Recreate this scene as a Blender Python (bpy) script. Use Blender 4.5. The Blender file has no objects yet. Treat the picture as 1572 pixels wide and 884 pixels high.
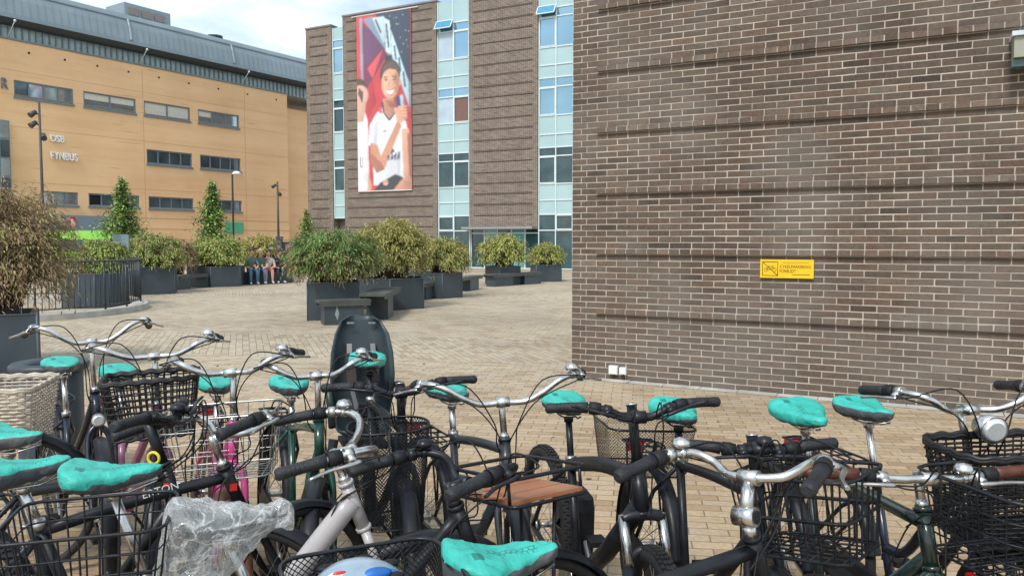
import bpy, bmesh, math, random
from mathutils import Vector, Matrix, noise
random.seed(7)
rnd = random.random
U = random.uniform
sc = bpy.context.scene
COL = sc.collection
R_ = math.radians
PI = math.pi

# ---------------------------------------------------------------- camera model (calibration)
HCAM = 1.60
FPX = 1200.0
CX, CY = 786.0, 442.0
PITCH = math.atan(72 / 1200)
cp, sp = math.cos(PITCH), math.sin(PITCH)

def ray(px, py):
    a = (px - CX) / FPX; b = (CY - py) / FPX
    return Vector((a, cp + sp * b, -sp + cp * b))
def atz(px, py, z=0.0):
    d = ray(px, py); t = (z - HCAM) / d.z
    return Vector((d.x * t, d.y * t, z))
def aty(px, py, Y):
    d = ray(px, py); t = Y / d.y
    return Vector((d.x * t, Y, HCAM + d.z * t))
class Line2:
    """a vertical wall plane through P with horizontal direction u"""
    def __init__(s, P, u):
        s.P = Vector((P[0], P[1])); s.u = Vector(u).normalized()
        s.n = Vector((s.u.y, -s.u.x))
        if s.n.dot(-s.P) < 0: s.n = -s.n          # towards the camera
    def hit(s, px, py):
        d = ray(px, py); den = d.x * s.u.y - d.y * s.u.x
        k = (s.P.x * s.u.y - s.P.y * s.u.x) / den
        q = Vector((d.x * k, d.y * k))
        return (q - s.P).dot(s.u), HCAM + d.z * k
    def pt(s, t, z, out=0.0):
        q = s.P + s.u * t + s.n * out
        return Vector((q.x, q.y, z))

# ---------------------------------------------------------------- tagging
def tag(o, label=None, cat=None, group=None, kind=None):
    if label: o['label'] = label
    if cat: o['category'] = cat
    if group: o['group'] = group
    if kind: o['kind'] = kind
    return o
def thing(name, label, cat, loc=(0, 0, 0), rotz=0.0, group=None):
    o = bpy.data.objects.new(name, None); COL.objects.link(o)
    o.location = loc; o.rotation_euler = (0, 0, rotz); o.empty_display_size = .1
    return tag(o, label, cat, group)

# ---------------------------------------------------------------- materials
def s2l(c):
    def f(x):
        x /= 255.0
        return x / 12.92 if x <= .04045 else ((x + .055) / 1.055) ** 2.4
    return tuple(f(x) for x in c)
MATS = {}
def mat(name, col, rough=.5, metal=0.0, var=.12, scale=8.0, bump=0.0, bscale=60.0, rvar=.08, coat=0.0, spec=.5, coord='Object', col2=None, trans=0.0, sheen=0.0):
    if name in MATS: return MATS[name]
    m = bpy.data.materials.new(name); m.use_nodes = True
    nt = m.node_tree; N = nt.nodes; L = nt.links
    b = N['Principled BSDF']
    tc = N.new('ShaderNodeTexCoord')
    nz = N.new('ShaderNodeTexNoise'); nz.inputs['Scale'].default_value = scale; nz.inputs['Detail'].default_value = 5
    L.new(tc.outputs[coord], nz.inputs['Vector'])
    rp = N.new('ShaderNodeValToRGB')
    rp.color_ramp.elements[0].position = .3; rp.color_ramp.elements[1].position = .7
    c2 = col2 if col2 else tuple(min(1, c * (1 + var)) for c in col)
    c1 = tuple(c * (1 - var) for c in col)
    rp.color_ramp.elements[0].color = (*c1, 1); rp.color_ramp.elements[1].color = (*c2, 1)
    L.new(nz.outputs['Fac'], rp.inputs['Fac']); L.new(rp.outputs['Color'], b.inputs['Base Color'])
    mr = N.new('ShaderNodeMapRange'); mr.inputs['From Min'].default_value = .3; mr.inputs['From Max'].default_value = .7
    mr.inputs['To Min'].default_value = max(0.02, rough - rvar); mr.inputs['To Max'].default_value = min(1, rough + rvar)
    L.new(nz.outputs['Fac'], mr.inputs['Value']); L.new(mr.outputs['Result'], b.inputs['Roughness'])
    b.inputs['Metallic'].default_value = metal
    b.inputs['Coat Weight'].default_value = coat
    b.inputs['Specular IOR Level'].default_value = spec
    b.inputs['Transmission Weight'].default_value = trans
    if bump > 0:
        n2 = N.new('ShaderNodeTexNoise'); n2.inputs['Scale'].default_value = bscale; n2.inputs['Detail'].default_value = 6
        L.new(tc.outputs[coord], n2.inputs['Vector'])
        bp = N.new('ShaderNodeBump'); bp.inputs['Strength'].default_value = bump; bp.inputs['Distance'].default_value = .01
        L.new(n2.outputs['Fac'], bp.inputs['Height']); L.new(bp.outputs['Normal'], b.inputs['Normal'])
    MATS[name] = m
    return m

M = {}
M['black'] = mat('black_paint', (.008, .010, .014), .42, var=.5, scale=14, coat=.05, spec=.35, rvar=.12)
M['mblack'] = mat('matt_black', (.010, .011, .013), .6, var=.4, spec=.3)
M['rubber'] = mat('rubber', (.013, .013, .014), .75, var=.35, scale=20, bump=.2)
M['grip'] = mat('grip_rubber', (.012, .014, .018), .55, var=.25, scale=30, bump=.4, bscale=220)
M['brown'] = mat('brown_leather', (.085, .024, .013), .5, var=.3, scale=30)
M['silver'] = mat('polished_alloy', (.62, .62, .61), .30, 1.0, var=.22, rvar=.12, scale=25)
M['dsilver'] = mat('dull_alloy', (.48, .48, .47), .38, 1.0, var=.15, scale=25)
M['steel'] = mat('spoke_steel', (.55, .55, .54), .35, 1.0)
M['navy'] = mat('navy_paint', (.007, .013, .028), .32, var=.4, scale=14, coat=.2)
M['mauve'] = mat('mauve_paint', (.33, .13, .22), .35, var=.15, coat=.3)
M['pink'] = mat('pink_paint', (.62, .06, .26), .32, var=.12, coat=.4)
M['green'] = mat('dark_green_paint', (.008, .050, .034), .25, var=.2, coat=.5)
M['dgreen'] = mat('bottle_green_paint', (.007, .018, .016), .25, var=.2, coat=.5)
M['greyf'] = mat('pale_grey_paint', (.40, .39, .40), .35, var=.08, coat=.3)
M['slate'] = mat('slate_paint', (.020, .028, .033), .4, var=.2, coat=.3)
M['brownf'] = mat('brown_paint', (.11, .045, .030), .4, var=.25, coat=.2)
M['teal'] = mat('teal_nylon', (.022, .43, .35), .5, var=.2, scale=10, bump=.7, bscale=38)
M['tealprint'] = mat('dark_teal_ink', (.008, .17, .15), .6)
M['cgrey'] = mat('grey_nylon', (.085, .095, .105), .6, var=.3, scale=14, bump=.35, bscale=45)
M['vinyl'] = mat('saddle_vinyl', (.012, .012, .014), .5, var=.2, bump=.2, bscale=150)
M['wood'] = mat('tray_wood', (.30, .115, .050), .45, var=.25, scale=3, coat=.2)
M['wicker'] = mat('pale_wicker', (.50, .44, .36), .7, var=.25, scale=30)
M['bwicker'] = mat('black_wicker', (.010, .010, .012), .5, var=.4, scale=30)
M['red'] = mat('red_plastic', (.55, .02, .02), .3)
M['yellow'] = mat('yellow_plastic', (.65, .55, .03), .4)
M['clear'] = mat('lamp_lens', (.75, .78, .78), .12, metal=.5)
M['gum'] = mat('brown_tyre', (.16, .075, .045), .75, var=.25, scale=20)
M['seatshell'] = mat('seat_shell_plastic', (.026, .042, .050), .45, var=.2, scale=6)
M['strap'] = mat('grey_strap', (.20, .20, .20), .7)
M['white'] = mat('white_paint', (.72, .72, .71), .5, var=.05)

# ---------------------------------------------------------------- mesh builder
class MB:
    def __init__(s):
        s.v = []; s.f = []; s.m = []; s.s = []; s.t = []
    def add(s, vs, fs, m=0, smooth=False, tone=.5):
        o = len(s.v); s.v.extend(vs)
        for f in fs:
            s.f.append([i + o for i in f]); s.m.append(m); s.s.append(smooth); s.t.append(tone)
        return s
    def box(s, c, d, rz=0.0, m=0, rot=None, tone=.5, taper=0.0):
        hx, hy, hz = d[0] / 2, d[1] / 2, d[2] / 2
        vs = []
        for z in (-1, 1):
            k = 1 - taper if z > 0 else 1
            for x, y in ((-1, -1), (1, -1), (1, 1), (-1, 1)):
                vs.append(Vector((x * hx * k, y * hy * k, z * hz)))
        if rot is None and rz: rot = Matrix.Rotation(rz, 3, 'Z')
        if rot is not None: vs = [rot @ v for v in vs]
        c = Vector(c)
        vs = [v + c for v in vs]
        return s.add(vs, [(3, 2, 1, 0), (4, 5, 6, 7), (0, 1, 5, 4), (1, 2, 6, 5), (2, 3, 7, 6), (3, 0, 4, 7)], m, False, tone)
    def tube(s, pts, r, seg=8, m=0, closed=False, cap=True, flat=1.0):
        pts = [Vector(p) for p in pts]
        n = len(pts)
        rs = r if isinstance(r, (list, tuple)) else [r] * n
        if len(rs) != n:
            q = len(rs) - 1; rs = [rs[int(q * i / (n - 1))] + (rs[min(q, int(q * i / (n - 1)) + 1)] - rs[int(q * i / (n - 1))]) * (q * i / (n - 1) - int(q * i / (n - 1))) for i in range(n)]
        vs = []; fs = []
        T = []
        for i in range(n):
            if closed: t = pts[(i + 1) % n] - pts[i - 1]
            else: t = pts[min(i + 1, n - 1)] - pts[max(i - 1, 0)]
            T.append(t.normalized() if t.length > 1e-9 else Vector((0, 0, 1)))
        a = Vector((0, 0, 1)) if abs(T[0].z) < .9 else Vector((1, 0, 0))
        nn = (a - T[0] * a.dot(T[0])).normalized()
        for i in range(n):
            nn = nn - T[i] * nn.dot(T[i])
            if nn.length < 1e-6: nn = T[i].orthogonal()
            nn.normalize(); bb = T[i].cross(nn)
            for k in range(seg):
                an = 2 * PI * k / seg
                vs.append(pts[i] + (nn * math.cos(an) * flat + bb * math.sin(an)) * rs[i])
        m_ = n if closed else n - 1
        for i in range(m_):
            j = (i + 1) % n
            for k in range(seg):
                k2 = (k + 1) % seg
                fs.append((i * seg + k, i * seg + k2, j * seg + k2, j * seg + k))
        s.add(vs, fs, m, True)
        if cap and not closed:
            o = len(s.v) - len(vs)
            s.f.append([o + k for k in range(seg)][::-1]); s.m.append(m); s.s.append(False); s.t.append(.5)
            s.f.append([o + (n - 1) * seg + k for k in range(seg)]); s.m.append(m); s.s.append(False); s.t.append(.5)
        return s
    def lathe(s, prof, c=(0, 0, 0), seg=24, m=0, axis='Z', smooth=True):
        """prof = [(radius, height)]"""
        c = Vector(c); vs = []; fs = []
        for r, h in prof:
            for k in range(seg):
                a = 2 * PI * k / seg
                p = Vector((r * math.cos(a), r * math.sin(a), h))
                if axis == 'Y': p = Vector((p.x, p.z, p.y))
                if axis == 'X': p = Vector((p.z, p.x, p.y))
                vs.append(p + c)
        for i in range(len(prof) - 1):
            for k in range(seg):
                k2 = (k + 1) % seg
                fs.append((i * seg + k, i * seg + k2, (i + 1) * seg + k2, (i + 1) * seg + k))
        return s.add(vs, fs, m, smooth)
    def ball(s, c, r, seg=12, m=0, sx=1, sy=1, sz=1):
        pr = [(math.sin(PI * i / 8) * 1.0, -math.cos(PI * i / 8)) for i in range(9)]
        o = len(s.v); s.lathe(pr, (0, 0, 0), seg, m)
        c = Vector(c)
        for i in range(o, len(s.v)):
            v = s.v[i]; s.v[i] = Vector((v.x * r * sx, v.y * r * sy, v.z * r * sz)) + c
        return s
    def build(s, name, mats, parent=None, xf=None, tones=False):
        me = bpy.data.meshes.new(name)
        vs = s.v if xf is None else [xf @ Vector(v) for v in s.v]
        me.from_pydata([tuple(v) for v in vs], [], s.f)
        if not isinstance(mats, (list, tuple)): mats = [mats]
        for q in mats: me.materials.append(q)
        me.polygons.foreach_set('material_index', s.m)
        me.polygons.foreach_set('use_smooth', s.s)
        if tones:
            at = me.attributes.new('tone', 'FLOAT', 'FACE'); at.data.foreach_set('value', s.t)
        me.update()
        o = bpy.data.objects.new(name, me); COL.objects.link(o)
        if parent: o.parent = parent
        return o

def spline(P, n=6, closed=False):
    P = [Vector(p) for p in P]; out = []
    N = len(P)
    rng = range(N) if closed else range(N - 1)
    for i in rng:
        p0 = P[i - 1] if (closed or i > 0) else P[0] * 2 - P[1]
        p1 = P[i]; p2 = P[(i + 1) % N]
        p3 = P[(i + 2) % N] if (closed or i + 2 < N) else P[-1] * 2 - P[-2]
        for k in range(n):
            t = k / n
            out.append(.5 * ((2 * p1) + (p2 - p0) * t + (2 * p0 - 5 * p1 + 4 * p2 - p3) * t * t + (3 * p1 - p0 - 3 * p2 + p3) * t ** 3))
    if not closed: out.append(P[-1])
    return out

def text_mesh(s, size, ext=.01, bold=0.0):
    cu = bpy.data.curves.new('t', 'FONT'); cu.body = s; cu.size = size; cu.extrude = ext; cu.offset = bold; cu.resolution_u = 3
    ob = bpy.data.objects.new('t', cu); COL.objects.link(ob)
    dg = bpy.context.evaluated_depsgraph_get(); dg.update()
    me = bpy.data.meshes.new_from_object(ob.evaluated_get(dg))
    bpy.data.objects.remove(ob); bpy.data.curves.remove(cu)
    return me
def text_on(name, s, size, mtl, line, t, z, out, parent=None, ext=.01, flip=False, fitw=None, bold=0.0):
    """lettering standing on a wall plane; reads left to right for the camera"""
    me = text_mesh(s, size, ext, bold)
    xs = [v.co.x for v in me.vertices]; w = max(xs) - min(xs)
    kx = (fitw / w) if fitw else 1.0
    d = Vector((line.u.x, line.u.y, 0)) * (-1 if flip else 1)
    nrm = Vector((line.n.x, line.n.y, 0))
    o3 = line.pt(t, z, out)
    x0 = min(xs)
    for v in me.vertices:
        c = v.co.copy(); v.co = o3 + d * (c.x - x0) * kx + Vector((0, 0, 1)) * c.y + nrm * c.z
    me.materials.clear(); me.materials.append(mtl)
    ob = bpy.data.objects.new(name, me); COL.objects.link(ob)
    if parent: ob.parent = parent
    return ob
EXPO = 1.02
# ================================================================= THE SETTING
def nodes_of(name):
    m = bpy.data.materials.new(name); m.use_nodes = True
    return m, m.node_tree.nodes, m.node_tree.links, m.node_tree.nodes['Principled BSDF']
def ramp(N, stops):
    r = N.new('ShaderNodeValToRGB'); e = r.color_ramp.elements
    while len(e) < len(stops): e.new(.5)
    for el, (p, c) in zip(e, stops): el.position = p; el.color = (*c, 1)
    return r
def mixc(N, L, a, b, fac, mode='MIX'):
    x = N.new('ShaderNodeMix'); x.data_type = 'RGBA'; x.blend_type = mode
    for s_, v in (('A', a), ('B', b)):
        i = [q for q in x.inputs if q.name == s_ and q.type == 'RGBA'][0]
        if hasattr(v, 'is_linked'): L.new(v, i)
        else: i.default_value = (*v, 1)
    i = x.inputs[0]
    if hasattr(fac, 'is_linked'): L.new(fac, i)
    else: i.default_value = fac
    return [q for q in x.outputs if q.type == 'RGBA'][0]

# ---- paving ground
def paving_material():
    m, N, L, b = nodes_of('clinker_paving')
    tc = N.new('ShaderNodeTexCoord')
    mp = N.new('ShaderNodeMapping'); mp.inputs['Rotation'].default_value = (0, 0, R_(9))
    L.new(tc.outputs['Object'], mp.inputs['Vector'])
    wob = N.new('ShaderNodeTexNoise'); wob.inputs['Scale'].default_value = 2.0; wob.inputs['Detail'].default_value = 3
    L.new(tc.outputs['Object'], wob.inputs['Vector'])
    va = N.new('ShaderNodeVectorMath'); va.operation = 'MULTIPLY_ADD'
    L.new(wob.outputs['Color'], va.inputs[0]); va.inputs[1].default_value = (.035, .035, 0); L.new(mp.outputs['Vector'], va.inputs[2])
    def brick(vec, seed):
        t = N.new('ShaderNodeTexBrick'); t.offset = .5; t.squash = 1
        t.inputs['Scale'].default_value = 1; t.inputs['Brick Width'].default_value = .215; t.inputs['Row Height'].default_value = .098
        t.inputs['Mortar Size'].default_value = .0042; t.inputs['Mortar Smooth'].default_value = .35
        t.inputs['Color1'].default_value = (0, 0, 0, 1); t.inputs['Color2'].default_value = (1, 1, 1, 1); t.inputs['Mortar'].default_value = (.5, .5, .5, 1)
        L.new(vec, t.inputs['Vector']); return t
    t1 = brick(va.outputs[0], 0)
    mp2 = N.new('ShaderNodeMapping'); mp2.inputs['Rotation'].default_value = (0, 0, R_(62)); L.new(va.outputs[0], mp2.inputs['Vector'])
    t2 = brick(mp2.outputs['Vector'], 1)
    # fields laid in another direction, with straight borders
    sx = N.new('ShaderNodeSeparateXYZ'); L.new(mp.outputs['Vector'], sx.inputs[0])
    def band(src, per, w, off):
        a = N.new('ShaderNodeMath'); a.operation = 'ADD'; a.inputs[1].default_value = off; L.new(src, a.inputs[0])
        f = N.new('ShaderNodeMath'); f.operation = 'PINGPONG'; f.inputs[1].default_value = per; L.new(a.outputs[0], f.inputs[0])
        g = N.new('ShaderNodeMath'); g.operation = 'LESS_THAN'; g.inputs[1].default_value = w; L.new(f.outputs[0], g.inputs[0]); return g.outputs[0]
    fld = band(sx.outputs['Y'], 5.5, 1.25, -.4)
    col = mixc(N, L, t1.outputs['Color'], t2.outputs['Color'], fld)
    fm = N.new('ShaderNodeMix'); fm.data_type = 'FLOAT'
    L.new(fld, fm.inputs[0]); L.new(t1.outputs['Fac'], fm.inputs[2]); L.new(t2.outputs['Fac'], fm.inputs[3])
    stone = ramp(N, [(0, (.31, .215, .125)), (.35, (.385, .285, .175)), (.7, (.44, .34, .22)), (1, (.38, .295, .205))]); L.new(col, stone.inputs['Fac'])
    # large weathering, pale dust
    n1 = N.new('ShaderNodeTexNoise'); n1.inputs['Scale'].default_value = .35; n1.inputs['Detail'].default_value = 6; L.new(tc.outputs['Object'], n1.inputs['Vector'])
    r1 = ramp(N, [(.35, (.82, .80, .78)), (.5, (1, 1, 1)), (.68, (1.12, 1.10, 1.08))]); L.new(n1.outputs['Fac'], r1.inputs['Fac'])
    c = mixc(N, L, stone.outputs['Color'], r1.outputs['Color'], .9, 'MULTIPLY')
    n2 = N.new('ShaderNodeTexNoise'); n2.inputs['Scale'].default_value = 30; n2.inputs['Detail'].default_value = 8; L.new(tc.outputs['Object'], n2.inputs['Vector'])
    r2 = ramp(N, [(.3, (.72, .72, .72)), (.7, (1.2, 1.2, 1.2))]); L.new(n2.outputs['Fac'], r2.inputs['Fac'])
    c = mixc(N, L, c, r2.outputs['Color'], .6, 'MULTIPLY')
    # the paving turns paler and greyer with distance
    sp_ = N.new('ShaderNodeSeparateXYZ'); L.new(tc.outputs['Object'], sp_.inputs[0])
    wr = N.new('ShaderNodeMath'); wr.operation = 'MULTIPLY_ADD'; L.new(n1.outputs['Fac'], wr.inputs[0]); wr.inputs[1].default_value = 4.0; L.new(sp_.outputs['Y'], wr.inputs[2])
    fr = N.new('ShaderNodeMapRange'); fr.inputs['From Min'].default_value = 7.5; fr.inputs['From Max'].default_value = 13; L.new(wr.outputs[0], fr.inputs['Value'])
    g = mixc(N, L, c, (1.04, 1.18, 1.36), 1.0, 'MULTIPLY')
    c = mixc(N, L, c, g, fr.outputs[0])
    c = mixc(N, L, c, (.18, .14, .095), fm.outputs[0])
    vo = N.new('ShaderNodeTexVoronoi'); vo.inputs['Scale'].default_value = 2.6; L.new(tc.outputs['Object'], vo.inputs['Vector'])
    sp3 = ramp(N, [(.0, (1, 1, 1)), (.045, (1, 1, 1)), (.06, (0, 0, 0))]); L.new(vo.outputs['Distance'], sp3.inputs['Fac'])
    c = mixc(N, L, c, mixc(N, L, c, (.10, .085, .07), .55), sp3.outputs['Color'])
    n9 = N.new('ShaderNodeTexNoise'); n9.inputs['Scale'].default_value = .9; n9.inputs['Detail'].default_value = 9; n9.inputs['Roughness'].default_value = .7; L.new(tc.outputs['Object'], n9.inputs['Vector'])
    r9 = ramp(N, [(.42, (1, 1, 1)), (.60, (.90, .89, .88)), (.72, (.80, .79, .77))]); L.new(n9.outputs['Fac'], r9.inputs['Fac'])
    c = mixc(N, L, c, r9.outputs['Color'], .7, 'MULTIPLY')
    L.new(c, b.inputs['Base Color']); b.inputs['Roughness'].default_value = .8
    hh = N.new('ShaderNodeMath'); hh.operation = 'MULTIPLY_ADD'; L.new(fm.outputs[0], hh.inputs[0]); hh.inputs[1].default_value = -1.0
    sc2 = N.new('ShaderNodeMath'); sc2.operation = 'MULTIPLY'; L.new(n2.outputs['Fac'], sc2.inputs[0]); sc2.inputs[1].default_value = .5
    L.new(sc2.outputs[0], hh.inputs[2])
    bp = N.new('ShaderNodeBump'); bp.inputs['Strength'].default_value = .8; bp.inputs['Distance'].default_value = .006
    L.new(hh.outputs[0], bp.inputs['Height']); L.new(bp.outputs['Normal'], b.inputs['Normal'])
    return m
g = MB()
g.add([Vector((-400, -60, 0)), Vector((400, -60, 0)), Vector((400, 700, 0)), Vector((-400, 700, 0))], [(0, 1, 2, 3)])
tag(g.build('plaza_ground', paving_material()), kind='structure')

# ---- near brick building (real bricks)
UW = Vector((.887, -.462)).normalized()
P0 = atz(877, 577.5, 0)
WALL = Line2((P0.x, P0.y), UW)
def brick_tone_material():
    m, N, L, b = nodes_of('brown_brick')
    at = N.new('ShaderNodeAttribute'); at.attribute_name = 'tone'
    r = ramp(N, [(0, (.038, .029, .022)), (.25, (.068, .048, .036)), (.55, (.098, .070, .051)), (.8, (.126, .094, .071)), (1, (.155, .121, .096))])
    L.new(at.outputs['Fac'], r.inputs['Fac'])
    tc = N.new('ShaderNodeTexCoord')
    n = N.new('ShaderNodeTexNoise'); n.inputs['Scale'].default_value = 26; n.inputs['Detail'].default_value = 8; n.inputs['Roughness'].default_value = .7
    L.new(tc.outputs['Object'], n.inputs['Vector'])
    r2 = ramp(N, [(.25, (.6, .6, .6)), (.5, (1, 1, 1)), (.78, (1.5, 1.45, 1.4))]); L.new(n.outputs['Fac'], r2.inputs['Fac'])
    hm = N.new('ShaderNodeMath'); hm.operation = 'MULTIPLY'; hm.inputs[1].default_value = 137.3; L.new(at.outputs['Fac'], hm.inputs[0])
    hf = N.new('ShaderNodeMath'); hf.operation = 'FRACT'; L.new(hm.outputs[0], hf.inputs[0])
    rh = ramp(N, [(.0, (1.10, .95, .89)), (.35, (1.03, .99, .965)), (.65, (1.0, 1.0, 1.0)), (1, (.95, .99, 1.01))]); L.new(hf.outputs[0], rh.inputs['Fac'])
    c0 = mixc(N, L, r.outputs['Color'], rh.outputs['Color'], 1.0, 'MULTIPLY')
    c = mixc(N, L, c0, r2.outputs['Color'], .9, 'MULTIPLY')
    n3 = N.new('ShaderNodeTexNoise'); n3.inputs['Scale'].default_value = .8; n3.inputs['Detail'].default_value = 5; L.new(tc.outputs['Object'], n3.inputs['Vector'])
    r3 = ramp(N, [(.46, (0, 0, 0)), (.66, (1, 1, 1))]); L.new(n3.outputs['Fac'], r3.inputs['Fac'])
    c2 = mixc(N, L, c, (.20, .18, .155), .42)
    c = mixc(N, L, c, c2, r3.outputs['Color'])
    L.new(c, b.inputs['Base Color']); b.inputs['Roughness'].default_value = .85
    bp = N.new('ShaderNodeBump'); bp.inputs['Strength'].default_value = .6; bp.inputs['Distance'].default_value = .006
    L.new(n.outputs['Fac'], bp.inputs['Height']); L.new(bp.outputs['Normal'], b.inputs['Normal'])
    return m
M['brick'] = brick_tone_material()
M['mortar'] = mat('mortar', (.43, .39, .325), .9, var=.22, scale=2.2, bump=.5, bscale=90)
BH = .0689; BL = .2465
wroot = thing('brick_building', 'dark brown brick building with raised header courses carrying the yellow sign', 'building', (P0.x, P0.y, 0))
Winv = Matrix.Translation((-P0.x, -P0.y, 0))
def wall_bricks():
    mb = MB(); Lw = 9.2; rows = 112
    u3 = Vector((WALL.u.x, WALL.u.y, 0)); n3 = Vector((WALL.n.x, WALL.n.y, 0))
    def brick(t0, t1, z0, z1, o, tone):
        j = lambda: U(-.0024, .0024)
        q = []
        for (t, z, oo) in ((t0, z0, o), (t1, z0, o), (t1, z1, o), (t0, z1, o)):
            q.append(WALL.pt(t + j(), z + j(), oo + U(-.0015, .0015)))
        for (t, z) in ((t0, z0), (t1, z0), (t1, z1), (t0, z1)):
            q.append(WALL.pt(t, z, -.006))
        mb.add(q, [(0, 1, 2, 3), (4, 5, 1, 0), (5, 6, 2, 1), (6, 7, 3, 2), (7, 4, 0, 3)], 0, False, tone)
    for r in range(rows):
        z0 = r * BH + .006; z1 = z0 + BH - .0135
        band = r >= 11 and (r - 11) % 10 == 0
        t = 0.0; k = 0; bl = U(-.08, .08)
        if r % 2: seq = [BL * .46, BL * .78]
        else: seq = [BL * .74]
        while t < Lw:
            if k < len(seq): w = seq[k]
            elif band and t > .24: w = BL / 2
            else: w = BL
            tone = min(1, max(0, random.gauss(.55, .13) + bl + (.22 * (noise.noise(Vector((t * .5, z0 * .6, 3)))))))
            if rnd() < .05: tone *= .35
            o = .040 if (band and t > .22) else 0.0
            if band and t > .22: tone = min(1, tone + .18)
            brick(t + .006, min(t + w, Lw) - .006, z0, z1, o, tone)
            t += w; k += 1
    return mb
mb = wall_bricks()
mb.build('brick_wall', M['brick'], wroot, Winv, tones=True)
mb = MB()
def prism(mb, line, t0, t1, o0, o1, z0, z1, m=0):
    """box on a wall plane: t range, out range, z range"""
    c = line.pt((t0 + t1) / 2, (z0 + z1) / 2, (o0 + o1) / 2)
    return mb.box(c, (abs(t1 - t0), abs(o1 - o0), z1 - z0), math.atan2(line.u.y, line.u.x), m)
prism(mb, WALL, .004, 9.2, -.35, -.0045, 0, 7.8)
for r in range(11, 112, 10):       # mortar bed of the projecting headers
    prism(mb, WALL, .34, 9.2, -.012, .033, r * BH + .008, r * BH + BH - .008)
mb.build('mortar_backing', M['mortar'], wroot, Winv)
# bulk of the building behind the wall
mb = MB(); prism(mb, WALL, .02, 9.19, -9, -.352, 0, 7.7)
def brick_tex(name, bw=.245, bh=.0667, ms=.009, cols=((.060, .044, .036), (.15, .112, .088)), mort=(.46, .40, .34), rotz=0, strength=.5):
    m, N, L, b = nodes_of(name)
    tc = N.new('ShaderNodeTexCoord')
    sx = N.new('ShaderNodeSeparateXYZ'); L.new(tc.outputs['Object'], sx.inputs[0])
    cb = N.new('ShaderNodeCombineXYZ'); L.new(sx.outputs['X'], cb.inputs['X']); L.new(sx.outputs['Z'], cb.inputs['Y'])
    t = N.new('ShaderNodeTexBrick'); t.offset = .5
    t.inputs['Scale'].default_value = 1; t.inputs['Brick Width'].default_value = bw; t.inputs['Row Height'].default_value = bh
    t.inputs['Mortar Size'].default_value = ms; t.inputs['Mortar Smooth'].default_value = .2; t.inputs['Bias'].default_value = 0
    t.inputs['Color1'].default_value = (*cols[0], 1); t.inputs['Color2'].default_value = (*cols[1], 1); t.inputs['Mortar'].default_value = (*mort, 1)
    L.new(cb.outputs[0], t.inputs['Vector'])
    n = N.new('ShaderNodeTexNoise'); n.inputs['Scale'].default_value = .9; n.inputs['Detail'].default_value = 8; n.inputs['Roughness'].default_value = .65; L.new(tc.outputs['Object'], n.inputs['Vector'])
    r = ramp(N, [(.3, (.78, .77, .76)), (.7, (1.2, 1.2, 1.18))]); L.new(n.outputs['Fac'], r.inputs['Fac'])
    c = mixc(N, L, t.outputs['Color'], r.outputs['Color'], .8, 'MULTIPLY')
    L.new(c, b.inputs['Base Color']); b.inputs['Roughness'].default_value = .88
    bp = N.new('ShaderNodeBump'); bp.inputs['Strength'].default_value = strength; bp.inputs['Distance'].default_value = .01; bp.invert = True
    L.new(t.outputs['Fac'], bp.inputs['Height']); L.new(bp.outputs['Normal'], b.inputs['Normal'])
    return m
M['brickfar'] = brick_tex('far_brown_brick')
mb.build('rear_block', M['brickfar'], wroot, Winv)
# the concrete strip and gutter along the wall foot
M['concrete'] = mat('pale_concrete', (.42, .41, .38), .85, var=.2, scale=4, bump=.3)
mb = MB()
for i in range(24):
    t0 = -.05 + i * .4
    prism(mb, WALL, t0 + .004, t0 + .396, .012, .14 + U(-.004, .004), .004, .012 + U(0, .003))
tag(mb.build('gutter_strip', M['concrete']), kind='structure')

# yellow sign
ysroot_p = WALL.pt(*[0, 0])
t0, zt = WALL.hit(1168, 398); t1, _ = WALL.hit(1250, 402); _, zb = WALL.hit(1169, 426)
M['signyellow'] = mat('sign_yellow', (.80, .50, .010), .4, var=.05, scale=5)
M['signblack'] = mat('sign_ink', (.10, .055, .012), .6)
sb = WALL.pt((t0 + t1) / 2, zb, 0)
sg = thing('parking_sign', 'yellow metal sign on the brick wall forbidding bicycle parking', 'sign', sb)
Ts = Matrix.Translation(-sb)
W_, H_ = t1 - t0, zt - zb
mb = MB(); prism(mb, WALL, t0, t1, .012, .030, zb, zt); mb.build('sign_plate', M['signyellow'], sg, Ts)
mb = MB()
def bar2(mb, line, ta, za, tb, zb_, w, o, th=.002):
    a = line.pt(ta, za, o); b_ = line.pt(tb, zb_, o)
    mb.tube([a, b_], w / 2, 4)
q0, q1, q2, q3 = t0 + W_ * .045, t0 + W_ * .335, zb + H_ * .13, zt - H_ * .13
for a in ((q0, q2, q1, q2), (q1, q2, q1, q3), (q1, q3, q0, q3), (q0, q3, q0, q2), (q0, q3, q1, q2)):
    bar2(mb, WALL, a[0], a[1], a[2], a[3], .0065, .031)
wc = (q2 + q3) / 2 - .01
for cxx in (q0 + .035, q1 - .035):
    mb.tube([WALL.pt(cxx + .02 * math.cos(a * PI / 6), wc + .02 * math.sin(a * PI / 6), .031) for a in range(12)], .002, 4, closed=True)
w0, w1 = q0 + .035, q1 - .035; wm = (w0 + w1) / 2
for a in ((w0, wc, wm - .012, wc + .033), (wm - .012, wc + .033, w1 - .012, wc + .033), (wm, wc, w1 - .012, wc + .033), (w1 - .012, wc + .033, w1, wc), (w0, wc, wm, wc), (wm, wc, wm - .016, wc + .042), (w1 - .012, wc + .033, w1 - .016, wc + .048)):
    bar2(mb, WALL, *a, .004, .031)
bar2(mb, WALL, t0 + W_ * .42, zt - H_ * .17, t0 + W_ * .92, zt - H_ * .15, .003, .031)
bar2(mb, WALL, t0 + W_ * .60, zb + H_ * .20, t0 + W_ * .93, zb + H_ * .20, .006, .031)
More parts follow.
